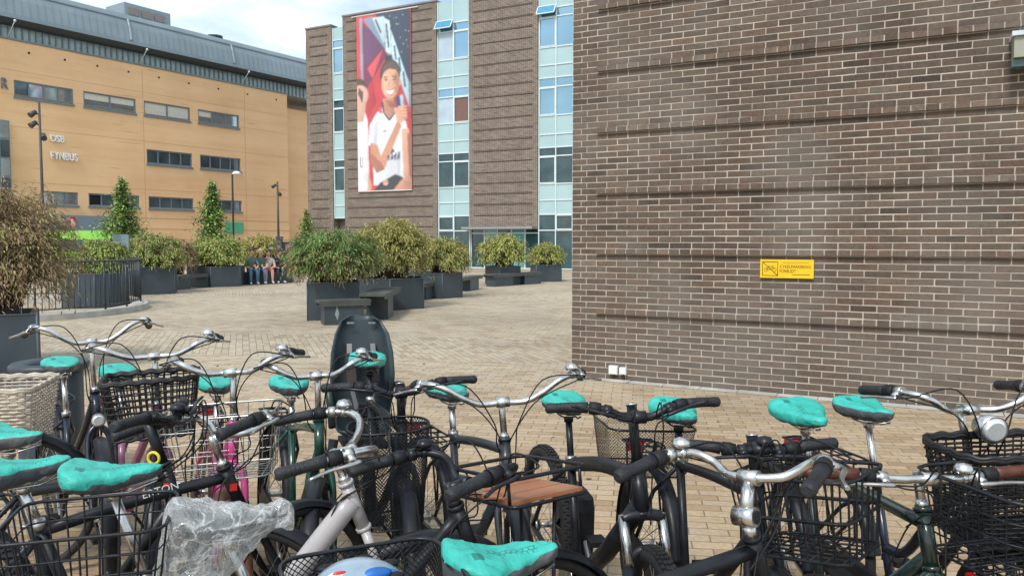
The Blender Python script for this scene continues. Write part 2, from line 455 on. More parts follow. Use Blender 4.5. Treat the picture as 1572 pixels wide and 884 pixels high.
mb.build('pictogram', M['signblack'], sg, Ts)
for s_, zz, fw in (('CYKELPARKERING', zt - H_ * .46, W_ * .575), ('FORBUDT', zt - H_ * .70, W_ * .30)):
    o = text_on('sign_lettering', s_, H_ * .24, M['signblack'], WALL, t0 + W_ * .375, zz, .031, sg, .001, fitw=fw)
    o.data.transform(Ts)

# two junction boxes
for i, (a, b_, c, d, lab) in enumerate(((937, 950, 560, 574, 'larger white junction box low on the brick wall, left one of the pair'), (953, 963, 563, 574, 'smaller white junction box low on the brick wall, right one of the pair'))):
    t0, zt = WALL.hit(a, c); t1, zb = WALL.hit(b_, d)
    mb = MB(); prism(mb, WALL, t0, t1, .001, .055, zb, zt); prism(mb, WALL, t0 + .008, t1 - .008, .056, .062, zb + .008, zt - .008)
    mb.tube([WALL.pt((t0 + t1) / 2, zb + .001, .02), WALL.pt((t0 + t1) / 2, .012, .02)], .007, 6, 1)
    o = mb.build('junction_box', [M['white'], M['brown']]); tag(o, lab, 'electrical box')
# wall lamp at top right
t0, zt = WALL.hit(1549, 60); _, zb = WALL.hit(1552, 110)
lr = thing('wall_lamp', 'boxy grey wall light fixed high on the brick wall', 'lamp', WALL.pt(t0, zb))
Tl = Matrix.Translation(-WALL.pt(t0, zb))
mb = MB(); prism(mb, WALL, t0, t0 + .5, .02, .30, zt - .04, zt); mb.build('lamp_lid', mat('lamp_white', (.55, .62, .66), .35), lr, Tl)
mb = MB(); prism(mb, WALL, t0 + .02, t0 + .48, .02, .27, zb + .07, zt - .042); mb.build('lamp_housing', mat('lamp_grey', (.30, .31, .25), .5), lr, Tl)
mb = MB(); prism(mb, WALL, t0 + .01, t0 + .49, .02, .22, zb, zb + .068); mb.build('lamp_glass', mat('lamp_green_glass', (.06, .13, .13), .2), lr, Tl)

# ---- middle brick building with curtain-wall strips
Fm = atz(703, 411.5, 0)
FAC = Line2((Fm.x, Fm.y), UW)
def tx(px): return FAC.hit(px, 370)[0]
GZ = 0.0
Dm = Fm.y
def zy(y, px=703): return FAC.hit(px, y)[1]
mroot = thing('office_building', 'brown brick office block with pale teal glazed strips and a tall banner', 'building', (Fm.x, Fm.y, 0))
Tm = Matrix.Translation((-Fm.x, -Fm.y, 0))
ang = math.atan2(UW.y, UW.x)
RotF = Matrix.Rotation(-ang, 4, 'Z')
def facobj(o):
    """keep facade meshes in a frame whose X runs along the wall, for the brick texture"""
    return o
mroot.rotation_euler = (0, 0, ang)
Tm = RotF @ Tm
piers = [(474, 512.5), (530, 671.5), (720.5, 825), (879, 960)]
strips = [(512.5, 530, 1), (671.5, 720.5, 2), (825, 879, 2)]
ztop = zy(2.5, 671)
ztl = ztop - .42
MC = mat('coping_metal', (.20, .19, .19), .5); MH = mat('course_brick', (.11, .085, .072), .85, var=.3, scale=3)
for i, (a, b_) in enumerate(piers):
    mb = MB()
    ta, tb = tx(a), tx(b_)
    zt = [ztl, ztop, ztop + .35, ztop + .35][i]
    z0 = 0 if i != 2 else zy(352, 770)
    prism(mb, FAC, ta, tb, -.6, 0, z0, zt)
    prism(mb, FAC, ta - .02, tb + .02, -.62, .05, zt + .002, zt + .10, 1)
    k = 0
    while True:
        z = .62 + k * .612; k += 1
        if z > zt - .3: break
        if z < z0 + .25: continue
        prism(mb, FAC, ta + .32, tb - .32 if i < 3 else tb, -.05, .035, z, z + .06, 2)
    mb.build('wall', [M['brickfar'], MC, MH], mroot, Tm)
mb = MB(); prism(mb, FAC, tx(474), tx(960), -16, -.61, 0, ztop - .8)
mb.build('rear_block', [M['brickfar']], mroot, Tm)
M['frame'] = mat('pale_alu_frame', (.60, .70, .72), .4, var=.05)
M['spandrel'] = mat('teal_spandrel_glass', (.36, .51, .53), .18, var=.07, scale=.6, coat=.4)
M['vglass'] = mat('reflective_glass', (.30, .47, .56), .04, metal=.75, var=.1, scale=.4, rvar=.02)
M['dglass'] = mat('dark_glass', (.018, .055, .065), .04, var=.5, scale=1.2, rvar=.02, spec=.9)
M['wglass'] = mat('blind_glass', (.42, .52, .60), .12, var=.1, scale=1.5)
def zf(y): return zy(y, 697)
Y = dict(a=zf(34), b=zf(47), c=zf(90.5), d=zf(116), e=zf(134.5), f=zf(148), g=zf(189), h=zf(216), i=zf(235), j=zf(247.5), k=zf(287.5), l=zf(311), m=zf(331.5), n=zf(354.5))
units = [  # name, z0, z1, kind
    ('s', Y['a'], None), ('t', Y['b'], Y['a']), ('v', Y['c'], Y['b']), ('s', Y['d'], Y['c']), ('s', Y['e'], Y['d']), ('t', Y['f'], Y['e']),
    ('v', Y['g'], Y['f']), ('s', Y['h'], Y['g']), ('s', Y['i'], Y['h']), ('t2', Y['j'], Y['i']), ('d', Y['k'], Y['j']), ('s', Y['l'], Y['k']), ('s', Y['m'], Y['l']),
    ('d', Y['n'], Y['m']), ('d', .05, Y['n'])]
for si, (a, b_, nc) in enumerate(strips):
    ta, tb = tx(a) + .01, tx(b_) - .01
    zt = ztl - .1 if si == 0 else ztop + (.22 if si == 2 else -.02)
    zlow = .0 if si else zf(331.5)
    cols = [ta + (tb - ta) * k / nc for k in range(nc + 1)]
    for ui, (kd, z0, z1) in enumerate(units):
        if z1 is None: z1 = zt
        if z0 < zlow - .01: continue
        fr = MB(); gl = MB()
        prism(fr, FAC, ta + .003, tb - .003, -.19, -.085, z0 - .03, z0 + .03)
        for k, c in enumerate(cols):
            w = .055 if 0 < k < nc else .05
            c_ = min(max(c, ta + w / 2 + .002), tb - w / 2 - .002)
            prism(fr, FAC, c_ - w / 2, c_ + w / 2, -.20, -.075, z0 + .031, z1 - .031)
        for k in range(nc):
            c0, c1 = cols[k] + .02, cols[k + 1] - .02
            if kd == 's': prism(gl, FAC, c0, c1, -.16, -.13, z0 + .028, z1 - .028)
            else:
                mi = {'t': 0, 'v': 0, 't2': 1, 'd': 1}[kd]  # lower panes darker: a dark reflection put into the glass colour
                if kd == 'v' and k == 0 and si == 1: mi = 2
                if si == 0 and ui in (9, 6, 5): mi = 1
                if si == 1 and ui == 6 and k == 1: mi = 3
                prism(gl, FAC, c0, c1, -.165, -.145, z0 + .028, z1 - .028, mi)
                if kd in 'vd' and z0 > 1 and (k + si + ui) % 2 == 0:
                    for q in (c0 + .03, c1 - .03): prism(fr, FAC, q - .025, q + .025, -.14, -.07, z0 + .04, z1 - .04)
                    for q in (z0 + .06, z1 - .06): prism(fr, FAC, c0 + .06, c1 - .06, -.14, -.07, q - .025, q + .025)
        fo = fr.build('spandrel_panel' if kd == 's' else 'window', M['frame'], mroot, Tm)
        if kd == 's': gl.build('panel', M['spandrel'], fo, Tm)
        else: gl.build('pane', [M['vglass'], M['dglass'], M['wglass'], mat('terracotta_glass', (.16, .07, .045), .1, spec=.8)], fo, Tm)
# tilted open top lights
for si, ya in ((1, (34.5, 47)), (2, (12, 25))):
    a, b_, nc = strips[si]; ta, tb = tx(a), tx(b_)
    tm_ = (ta + tb) / 2; z1 = zy(ya[0], a); z0 = zy(ya[1], a)
    mb = MB()
    rot = Matrix.Rotation(ang, 3, 'Z') @ Matrix.Rotation(R_(-30), 3, 'X')
    ctr = FAC.pt((ta + tm_) / 2, (z0 + z1) / 2 + .02, .10)
    w, h = tm_ - ta, (z1 - z0) * 1.15
    for (dx, dz, sx_, sz_) in ((0, h / 2, w, .05), (0, -h / 2, w, .05), (w / 2, 0, .05, h - .05), (-w / 2, 0, .05, h - .05)):
        mb.box(ctr + rot @ Vector((dx, 0, dz)), (sx_, .04, sz_), rot=rot)
    fo = mb.build('open_toplight', M['frame'], mroot, Tm)
    mb = MB(); mb.box(ctr, (w - .04, .015, h - .04), rot=rot); mb.build('pane', mat('blue_glass', (.06, .26, .42), .08, spec=.8), fo, Tm)
# entrance under pier three
ta, tb = tx(720.5), tx(825)
zc = zy(352, 770)
mb = MB(); prism(mb, FAC, ta - .25, tb - .1, .003, .5, zc + .01, zc + .14); mb.build('entrance_canopy', mat('zinc_grey', (.27, .27, .28), .5), mroot, Tm)
mb = MB(); gl = MB()
for k in range(6):
    c = ta + (tb - ta) * k / 5
    prism(mb, FAC, c - .03, c + .03, -.34, -.2, 0, zc - .005)
for z in (.04, 2.05): prism(mb, FAC, ta, tb, -.33, -.21, z - .03, z + .03)
for k in range(5):
    prism(gl, FAC, ta + (tb - ta) * k / 5 + .035, ta + (tb - ta) * (k + 1) / 5 - .035, -.28, -.26, .07, zc - .01, k % 2)
fo = mb.build('entrance_frame', M['frame'], mroot, Tm)
gl.build('entrance_glass', [M['dglass'], mat('aqua_glass', (.12, .33, .33), .08, spec=.9)], fo, Tm)
mb = MB(); prism(mb, FAC, ta + .01, tb - .01, -.595, -.5, 0, zc); mb.build('lobby_wall', M['dglass'], mroot, Tm)

# ---- banner with the printed picture
bt0, bzt = FAC.hit(548, 27.5); bt1, _ = FAC.hit(631.5, 22); _, bzb = FAC.hit(550, 294)
bt1b = FAC.hit(634, 290)[0]; bt1 = (bt1 + bt1b) / 2
BW, BHH = bt1 - bt0, bzt - bzb
bb_ = FAC.pt(bt0, bzb, 0)
br = thing('advertising_banner', 'tall printed banner of a smiling player in a white shirt holding a can', 'banner', bb_)
Tb = Matrix.Translation(-bb_)
PC = {}
def pc(rgb):
    k = 'print_%d_%d_%d' % rgb
    if k not in MATS: mat(k, tuple(c * .92 for c in s2l(rgb)), .6, var=.05, scale=1.2)
    return MATS[k]
mb = MB(); prism(mb, FAC, bt0, bt1, .06, .075, bzb, bzt); mb.build('banner_cloth', pc((208, 60, 70)), br, Tb)
mb = MB()
for z in (bzt + .03, bzb - .03): mb.tube([FAC.pt(bt0 - .35 if z > bzt else bt0, z, .07), FAC.pt(bt1 + (.5 if z > bzt else 0), z, .07)], .035, 6)
mb.build('banner_rail', M['white'], br, Tb)
PAINT = []
def poly(pts, rgb, lay): PAINT.append((lay, len(PAINT), pts, rgb))
def ell(cu, cv, ru, rv, rgb, lay, n=16, rot=0.0, a0=0, a1=2 * PI):
    asp = BW / BHH
    P = []
    for i in range(n):
        a = a0 + (a1 - a0) * i / (n if abs(a1 - a0) > 6.2 else n - 1)
        x, y = ru * math.cos(a), rv * math.sin(a)
        P.append((cu + x * math.cos(rot) - y * math.sin(rot), cv + (x * math.sin(rot) + y * math.cos(rot)) * asp))
    poly(P, rgb, lay)
def stroke(pts, w, rgb, lay):
    asp = BW / BHH
    for (a, b_) in zip(pts[:-1], pts[1:]):
        dx, dy = (b_[0] - a[0]), (b_[1] - a[1]) / asp
        l = math.hypot(dx, dy) or 1; nx, ny = -dy / l * w / 2, dx / l * w / 2 * asp
        poly([(a[0] + nx, a[1] + ny), (b_[0] + nx, b_[1] + ny), (b_[0] - nx, b_[1] - ny), (a[0] - nx, a[1] - ny)], rgb, lay)
poly([(.08, .02), (.60, .22), (.14, .44)], (120, 48, 82), 1)          # roof shadow
poly([(.14, .05), (.55, .15), (.55, .20), (.14, .28)], (104, 62, 104), 2)
poly([(.06, .01), (.11, .01), (.13, .45), (.08, .45)], (150, 160, 178), 3)
poly([(.13, .02), (.30, .01), (1, .40), (1, .56), (.60, .24), (.50, .19)], (126, 148, 170), 2)
poly([(.36, 0), (1, 0), (1, .42)], (38, 58, 84), 3)
poly([(.52, .03), (.62, .05), (.66, .24), (.55, .22)], (208, 228, 236), 4)
poly([(.64, .10), (.95, .40), (.96, .54), (.66, .24)], (190, 222, 232), 4)
poly([(.30, .02), (.52, .02), (.58, .14), (.50, .17)], (196, 216, 228), 4)
for (a, b_) in (((.56, .06), (.60, .20)), ((.70, .19), (.73, .27)), ((.78, .26), (.81, .34)), ((.86, .34), (.89, .43)), ((.36, .03), (.46, .11))):
    stroke([a, b_], .03, (38, 64, 92), 5)
for i in range(16): ell(.62 + .36 * rnd(), .02 + .22 * rnd() ** 1.5, .010, .010, (170, 190, 205), 5, 6)
poly([(.53, .24), (.66, .24), (.65, .40), (.53, .42)], (40, 44, 62), 5)
for x in (.70, .79, .90): stroke([(x, .32 + (x - .7)), (x - .02, .95)], .02, (176, 38, 52), 3)
# the player at the left edge
ell(.02, .40, .16, .13, (86, 62, 54), 6); ell(.05, .45, .17, .16, (222, 176, 160), 7)
poly([(0, .52), (.14, .54), (.20, .60), (.22, 1), (0, 1)], (238, 238, 242), 7)
poly([(.0, .47), (.18, .48), (.12, .60), (0, .60)], (214, 168, 150), 8)
stroke([(.05, .80), (.05, .86), (.09, .86), (.09, .80)], .012, (120, 124, 140), 9)
# the player: shirt
poly([(.36, .56), (.52, .52), (.72, .54), (.90, .62), (.96, .72), (.90, .97), (.30, .97), (.28, .74), (.20, .74), (.24, .62)], (238, 240, 246), 8)
poly([(.28, .62), (.40, .60), (.36, .76), (.30, .80)], (206, 208, 220), 9)
poly([(.50, .82), (.80, .78), (.78, .96), (.44, .97)], (214, 216, 226), 9)
# neck and collar
poly([(.48, .48), (.68, .48), (.70, .555), (.60, .60), (.50, .55)], (196, 138, 112), 10)
stroke([(.47, .50), (.50, .56), (.60, .605), (.71, .56)], .030, (40, 48, 74), 11)
poly([(.40, .535), (.45, .525), (.48, .56), (.42, .565)], (222, 96, 88), 11)
# head
ell(.62, .345, .185, .215, (70, 56, 52), 10, 20); ell(.625, .395, .165, .235, (222, 168, 138), 11, 22)
ell(.585, .405, .10, .17, (230, 180, 150), 12, 16)
poly([(.46, .35), (.50, .30), (.60, .285), (.72, .295), (.79, .35), (.72, .325), (.60, .315), (.52, .33)], (92, 74, 66), 13)
stroke([(.505, .363), (.575, .360)], .018, (90, 62, 50), 13); stroke([(.655, .358), (.735, .368)], .018, (90, 62, 50), 13)
ell(.545, .376, .030, .014, (60, 44, 40), 13, 8); stroke([(.665, .378), (.725, .380)], .014, (70, 48, 42), 13)
stroke([(.605, .385), (.595, .415), (.625, .418)], .012, (190, 128, 104), 13)
poly([(.545, .432), (.62, .440), (.70, .430), (.66, .458), (.61, .462), (.57, .452)], (250, 246, 244), 13)
stroke([(.535, .430), (.62, .437), (.71, .427)], .012, (176, 76, 76), 14); stroke([(.565, .455), (.61, .466), (.665, .458)], .014, (190, 88, 86), 14)
ell(.80, .40, .022, .045, (206, 150, 122), 10, 8)
# arm, hand and can
poly([(.24, .72), (.38, .74), (.44, .80), (.76, .60), (.82, .64), (.50, .88), (.36, .90), (.24, .82)], (206, 148, 120), 12)
poly([(.24, .78), (.44, .84), (.50, .88), (.36, .90), (.24, .84)], (176, 116, 92), 13)
poly([(.715, .475), (.85, .468), (.88, .58), (.76, .592)], (40, 62, 106), 13)
poly([(.79, .470), (.85, .468), (.88, .58), (.83, .586)], (176, 196, 216), 14)
poly([(.69, .545), (.80, .530), (.90, .548), (.92, .60), (.82, .625), (.74, .62)], (218, 162, 134), 15)
for k in range(4): stroke([(.76 + .03 * k, .535 + .016 * k), (.92, .535 + .018 * k)], .032, (226, 172, 144), 16); stroke([(.77 + .02 * k, .544 + .016 * k), (.91, .544 + .018 * k)], .006, (168, 112, 90), 17)
# right arm down to the knee, shorts, legs
poly([(.82, .66), (.95, .66), (1, .82), (.98, .97), (.86, .98), (.84, .82)], (214, 160, 134), 12)
poly([(.92, .68), (1, .70), (1, .97), (.96, .97)], (150, 92, 78), 13)
poly([(.30, 1), (.42, .955), (.70, .91), (.84, .93), (.84, .96), (.66, 1)], (46, 50, 58), 14)
poly([(.66, 1), (.82, .94), (.96, .92), (1, .95), (1, 1)], (206, 150, 124), 14)
ell(.52, .955, .05, .05, (216, 176, 160), 15, 10); stroke([(.49, .955), (.55, .945)], .014, (190, 60, 60), 16)
poly([(.20, .90), (.27, .97), (.25, 1), (.18, 1)], (214, 160, 134), 10)
for k in range(4): stroke([(.87 + .03 * k, .95), (.86 + .032 * k, .988)], .010, (160, 104, 84), 17)
stroke([(.48, .665), (.55, .662)], .018, (90, 100, 124), 12); 
poly([(.60, .72), (.67, .70), (.64, .76), (.70, .78), (.62, .80), (.58, .77)], (60, 68, 92), 11)
for k, x in enumerate((.56, .62, .68, .74)): stroke([(x, .80), (x + .012, .83), (x + .03, .80 - .006 * k), (x + .04, .83)], .014, (60, 68, 92), 12)
ell(.735, .40, .045, .16, (186, 128, 104), 12, 12); ell(.565, .405, .03, .025, (236, 170, 150), 13, 8); ell(.70, .415, .028, .022, (222, 150, 128), 13, 8)
poly([(.52, .485), (.66, .50), (.70, .535), (.60, .53)], (160, 106, 84), 11)
for a_, b_ in (((.33, .60), (.40, .66)), ((.44, .60), (.47, .70)), ((.52, .64), (.54, .72)), ((.74, .62), (.78, .70)), ((.70, .84), (.74, .92)), ((.50, .88), (.56, .94)), ((.60, .85), (.62, .94)), ((.36, .92), (.42, .96))): stroke([a_, b_], .022, (212, 214, 224), 10)
for a_, b_ in (((.50, .32), (.58, .285)), ((.60, .28), (.70, .29)), ((.72, .30), (.78, .34))): stroke([a_, b_], .012, (118, 98, 86), 14)
poly([(.10, .46), (.30, .36), (.36, .50), (.22, .58), (.14, .54)], (190, 48, 60), 1); poly([(.66, .28), (.78, .38), (.80, .60), (.70, .50)], (196, 50, 62), 2)
poly([(.20, .30), (.50, .20), (.30, .36)], (232, 84, 92), 2); poly([(.94, .56), (1, .58), (1, .92), (.96, .70)], (168, 36, 48), 6)
for i in range(14): stroke([(.04 + .006 * i, .405 + .002 * i), (.02 + .006 * i, .44 + .004 * i)], .008, (96, 74, 64), 9)
poly([(.14, .42), (.19, .44), (.22, .455), (.18, .465), (.19, .48), (.10, .50)], (222, 176, 160), 8)
def print_picture():
    import numpy as np
    nu_, nv_ = 110, 340
    uu, vv = np.meshgrid((np.arange(nu_)) / (nu_ - 1), (np.arange(nv_)) / (nv_ - 1))
    img = np.zeros((nv_, nu_, 3)); img[:] = s2l((206, 60, 70))
    img *= (1.08 - .25 * uu)[..., None]
    for lay, _, pts, rgb in sorted(PAINT, key=lambda q: (q[0], q[1])):
        P = np.array(pts); ins = np.zeros(uu.shape, bool)
        x, y = uu, vv; n_ = len(P)
        for i in range(n_):
            x0, y0 = P[i]; x1, y1 = P[i - 1]
            if y0 == y1: continue
            c_ = ((y0 > y) != (y1 > y)) & (x < (x1 - x0) * (y - y0) / (y1 - y0) + x0); ins ^= c_
        lo, hi = P.min(0), P.max(0); w_ = max(hi[0] - lo[0], .02); h_ = max(hi[1] - lo[1], .005)
        gx = (uu - lo[0]) / w_; gy = (vv - lo[1]) / h_
        big = min(1, w_ / .15)
        sh = 1 + big * (.16 * (.45 - gx) * 1.6 + .10 * (.5 - gy)) - big * .30 * np.clip(gx - .72, 0, 1) * 1.5 - big * .22 * np.clip(.14 - gx, 0, 1) * 3
        a_ = ins.astype(float)
        if big > .3:
            a_ = (a_ + np.roll(a_, 1, 0) + np.roll(a_, -1, 0) + np.roll(a_, 1, 1) + np.roll(a_, -1, 1)) / 5
        col = np.array(s2l(rgb))[None, None, :] * sh[..., None]
        img = img * (1 - a_[..., None]) + col * a_[..., None]
    for _ in range(2):
        img = (img * 2 + np.roll(img, 1, 0) + np.roll(img, -1, 0) + np.roll(img, 1, 1) + np.roll(img, -1, 1)) / 6
    rs = np.random.RandomState(3)
    lf = rs.rand(18, 8); lf = np.kron(lf, np.ones((19, 14)))[:nv_, :nu_]
    for _ in range(12): lf = (lf + np.roll(lf, 3, 0) + np.roll(lf, -3, 0) + np.roll(lf, 3, 1) + np.roll(lf, -3, 1)) / 5
    img *= (.86 + .28 * lf)[..., None] * (.95 + .1 * rs.rand(nv_, nu_))[..., None]
    img = img * .86 + .055
    vs = [FAC.pt(bt0 + BW * float(u_), bzt - BHH * float(v_), .079) for v_, u_ in zip(vv.ravel(), uu.ravel())]
    fs = [(j * nu_ + i, j * nu_ + i + 1, (j + 1) * nu_ + i + 1, (j + 1) * nu_ + i) for j in range(nv_ - 1) for i in range(nu_ - 1)]
    m, N, L, b = nodes_of('banner_print'); at = N.new('ShaderNodeAttribute'); at.attribute_name = 'ink'; L.new(at.outputs['Color'], b.inputs['Base Color']); b.inputs['Roughness'].default_value = .55
    mb = MB(); mb.add(vs, fs); o = mb.build('printed_picture', m, br, Tb)
    ca = o.data.attributes.new('ink', 'FLOAT_COLOR', 'POINT')
    rgba = np.ones((nv_ * nu_, 4)); rgba[:, :3] = np.clip(img.reshape(-1, 3), 0, 1); ca.data.foreach_set('color', rgba.ravel().astype('f'))
print_picture()

# ---- orange station building
T0 = aty(226, 370, 58.0)
ORL = Line2((T0.x, T0.y), (.548, .836))
oroot = thing('orange_building', 'long orange rendered building with ribbon windows and a grey metal roof', 'building', (T0.x, T0.y, 0), math.atan2(ORL.u.y, ORL.u.x))
To = Matrix.Rotation(-math.atan2(ORL.u.y, ORL.u.x), 4, 'Z') @ Matrix.Translation((-T0.x, -T0.y, 0))
def oz(px, py): return ORL.hit(px, py)
def orange_material():
    m, N, L, b = nodes_of('orange_render')
    tc = N.new('ShaderNodeTexCoord')
    mp = N.new('ShaderNodeMapping'); mp.inputs['Scale'].default_value = (.06, .06, .9); L.new(tc.outputs['Object'], mp.inputs['Vector'])
    n = N.new('ShaderNodeTexNoise'); n.inputs['Scale'].default_value = 1.4; n.inputs['Detail'].default_value = 8; n.inputs['Roughness'].default_value = .6; L.new(mp.outputs[0], n.inputs['Vector'])
    r = ramp(N, [(.25, (.80, .495, .26)), (.5, (.88, .57, .32)), (.75, (.91, .62, .37))]); L.new(n.outputs['Fac'], r.inputs['Fac'])
    n2 = N.new('ShaderNodeTexNoise'); n2.inputs['Scale'].default_value = .25; n2.inputs['Detail'].default_value = 8; L.new(tc.outputs['Object'], n2.inputs['Vector'])
    r2 = ramp(N, [(.3, (.88, .85, .82)), (.6, (1, 1, 1))]); L.new(n2.outputs['Fac'], r2.inputs['Fac'])
    c = mixc(N, L, r.outputs['Color'], r2.outputs['Color'], .9, 'MULTIPLY')
    # streaky dark stains
    mp3 = N.new('ShaderNodeMapping'); mp3.inputs['Scale'].default_value = (.5, .5, 6); L.new(tc.outputs['Object'], mp3.inputs['Vector'])
    n3 = N.new('ShaderNodeTexNoise'); n3.inputs['Scale'].default_value = .7; n3.inputs['Detail'].default_value = 7; L.new(mp3.outputs[0], n3.inputs['Vector'])
    r3 = ramp(N, [(.64, (0, 0, 0)), (.78, (.6, .6, .6))]); L.new(n3.outputs['Fac'], r3.inputs['Fac'])
    c = mixc(N, L, c, (.33, .15, .075), r3.outputs['Color'])
    L.new(c, b.inputs['Base Color']); b.inputs['Roughness'].default_value = .9
    return m
M['orange'] = orange_material()
ta = -22.0; tb = oz(443, 300)[0]
ztO = oz(226, 103)[1]
mb = MB(); prism(mb, ORL, ta, tb, -8, -.5, 0, ztO - .002)
# front skin with real window openings
rows = []
r1 = (oz(27.5, 148.5)[1], oz(27.5, 123.7)[1]); r2 = (oz(227, 251)[1], oz(227, 229)[1]); r3 = (oz(228.4, 319.6)[1], oz(228.4, 301.3)[1])
wins = [(r1, 27.5, 117.5, 'dwww'), (r1, 133, 212.5, 'bb'), (r1, 225, 295, 'BB'), (r1, 307, 369.5, 'bww'),
        (r2, 227, 296.5, 'dddd'), (r2, 308.5, 370.5, 'dddd'),
        (r3, 62, 120, 'wwo'), (r3, 136, 214, 'kdwo'), (r3, 228, 297, 'dddd'), (r3, 325, 371, 'ddd')]
zr = [0]
cuts = {}
for (z0, z1), a, b_, k in wins: cuts.setdefault((z0, z1), []).append((oz(a, 300)[0], oz(b_, 300)[0]))
zlev = 0.0
for (z0, z1) in sorted(cuts):
    prism(mb, ORL, ta, tb, -.498, 0, zlev, z0)
    cur = ta
    for (c0, c1) in sorted(cuts[(z0, z1)]):
        prism(mb, ORL, cur, c0, -.498, 0, z0, z1); cur = c1
    prism(mb, ORL, cur, tb, -.498, 0, z0, z1)
    zlev = z1
prism(mb, ORL, ta, tb, -.498, 0, zlev, ztO)
# set-back bay at the right end
tc0, tc1 = oz(457, 300)[0], 24.0
prism(mb, ORL, tb + .01, 30.0, -9, -2.2, 0, ztO - .7)
prism(mb, ORL, tb + 1.2, 30, -2.19, -1.4, 0, ztO - .9)
ow = mb.build('wall', M['orange'], oroot, To)
mb = MB()
for py in (337, 352.5, 368):
    z = oz(300, py)[1]; prism(mb, ORL, -8, tb - .01, .002, .012, z - .02, z + .02)
z = oz(300, 268)[1]
for px in (220.5, 376): t_ = oz(px, 200)[0]; prism(mb, ORL, t_ - .012, t_ + .012, .002, .008, .5, ztO - .3)
for z_ in (ztO - 1.9, ztO - 3.4, r3[1] + .5, r2[1] + .55): prism(mb, ORL, ta, tb - .01, .002, .007, z_ - .01, z_ + .01)
mb.build('render_joint', mat('joint_brown', (.56, .31, .17), .9), oroot, To)
mb = MB()
for k in range(9):
    t_ = oz(45 + (423 - 45) * (k / 8) ** .93, 100)[0]; z_ = oz(45, 82)[1]
    prism(mb, ORL, t_ - .06, t_ + .06, .002, .03, z_ - .06, z_ + .06)
mb.build('vent_hole', M['mblack'], oroot, To)
M['blind'] = mat('roller_blind', (.62, .60, .52), .8)
M['winframe'] = mat('grey_window_frame', (.17, .21, .235), .45)
M['oglass'] = mat('office_glass', (.10, .14, .17), .05, metal=.35, var=.5, scale=.6, rvar=.02, spec=.9)
M['sglass'] = mat('sky_glass', (.50, .60, .64), .06, metal=.8, var=.15, scale=.8, rvar=.02)
for (z0, z1), a, b_, kinds in wins:
    c0, c1 = oz(a, 300)[0] + .01, oz(b_, 300)[0] - .01
    fr = MB(); gl = MB()
    n = len(kinds)
    for q in (z0 + .05, z1 - .05): prism(fr, ORL, c0, c1, -.2, -.06, q - .05, q + .05)
    for k in range(n + 1):
        c = c0 + (c1 - c0) * k / n; c = min(max(c, c0 + .045), c1 - .045)
        prism(fr, ORL, c - .045, c + .045, -.195, -.065, z0 + .102, z1 - .102)
    prism(fr, ORL, c0 - .05, c1 + .05, .002, .10, z0 - .14, z0 - .012)
    fo = fr.build('window', M['winframe'], oroot, To)
    for k in range(n):
        d0, d1 = c0 + (c1 - c0) * k / n + .05, c0 + (c1 - c0) * (k + 1) / n - .05
        mi = {'d': 0, 'w': 1, 'b': 1, 'B': 2, 'o': 1, 'k': 3}[kinds[k]]
        prism(gl, ORL, d0, d1, -.15, -.13, z0 + .1, z1 - .1, mi)
        if kinds[k] == 'b': prism(gl, ORL, d0, d1, -.128, -.12, z0 + (z1 - z0) * .5, z1 - .1, 2)
    gl.build('pane', [M['oglass'], M['sglass'], M['blind'], M['mblack']], fo, To)
# clerestory, eaves and curved metal roof
M['zinc'] = mat('zinc_roof', (.23, .29, .325), .45, metal=.25, var=.12, scale=.5)
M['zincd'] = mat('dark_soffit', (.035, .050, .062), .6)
M['clere'] = mat('ribbed_cladding', (.30, .37, .39), .35, metal=.3, var=.25, scale=1.5)
zc0 = ztO + .002; zc1 = oz(226, 84)[1]; zc2 = oz(226, 76)[1]; zr1 = oz(226, 33)[1]
mb = MB(); prism(mb, ORL, ta, 30, -7.5, -.15, zc0, zc1)
k = ta
while k < 26:
    prism(mb, ORL, k, k + .09, -.148, -.06, zc0 + .02, zc1 - .02, 1); k += .42
prism(mb, ORL, ta, tb, -.145, .12, zc0 + .01, zc0 + .10, 1)
mb.build('clerestory', [M['clere'], mat('cladding_rib', (.19, .25, .265), .5)], oroot, To)
mb = MB()
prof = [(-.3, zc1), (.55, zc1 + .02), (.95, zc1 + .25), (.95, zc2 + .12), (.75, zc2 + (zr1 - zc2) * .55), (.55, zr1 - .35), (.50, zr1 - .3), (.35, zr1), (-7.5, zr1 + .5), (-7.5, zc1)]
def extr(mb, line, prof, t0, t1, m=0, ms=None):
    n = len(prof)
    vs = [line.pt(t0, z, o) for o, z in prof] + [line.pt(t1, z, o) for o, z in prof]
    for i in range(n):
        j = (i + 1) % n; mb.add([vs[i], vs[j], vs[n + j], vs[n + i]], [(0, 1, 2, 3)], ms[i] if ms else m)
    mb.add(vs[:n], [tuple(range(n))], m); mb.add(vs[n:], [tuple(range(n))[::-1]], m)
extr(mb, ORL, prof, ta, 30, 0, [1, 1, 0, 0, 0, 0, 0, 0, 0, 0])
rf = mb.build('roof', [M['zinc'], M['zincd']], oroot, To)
mb = MB()
k = ta
pan = [oz(189, 50)[0], oz(348, 80)[0], oz(472, 100)[0]]
while k < 28:
    big = any(abs(k - p_) < .22 for p_ in pan)
    w = .20 if big else .025
    a1, a2 = zc2 + .14, zr1 - .38
    P = [ORL.pt(k, zc1 + .3, .96), ORL.pt(k, a1, .97), ORL.pt(k, zc2 + (zr1 - zc2) * .55, .77), ORL.pt(k, a2, .565)]
    for p_, q_ in zip(P[1:-1], P[2:]): mb.tube([p_, q_], w * .6, 4, cap=False)
    k += .48
prism(mb, ORL, ta, 30, .56, .63, zr1 - .42, zr1 - .34)
mb.build('standing_seam', M['zinc'], rf, To)
mb = MB()
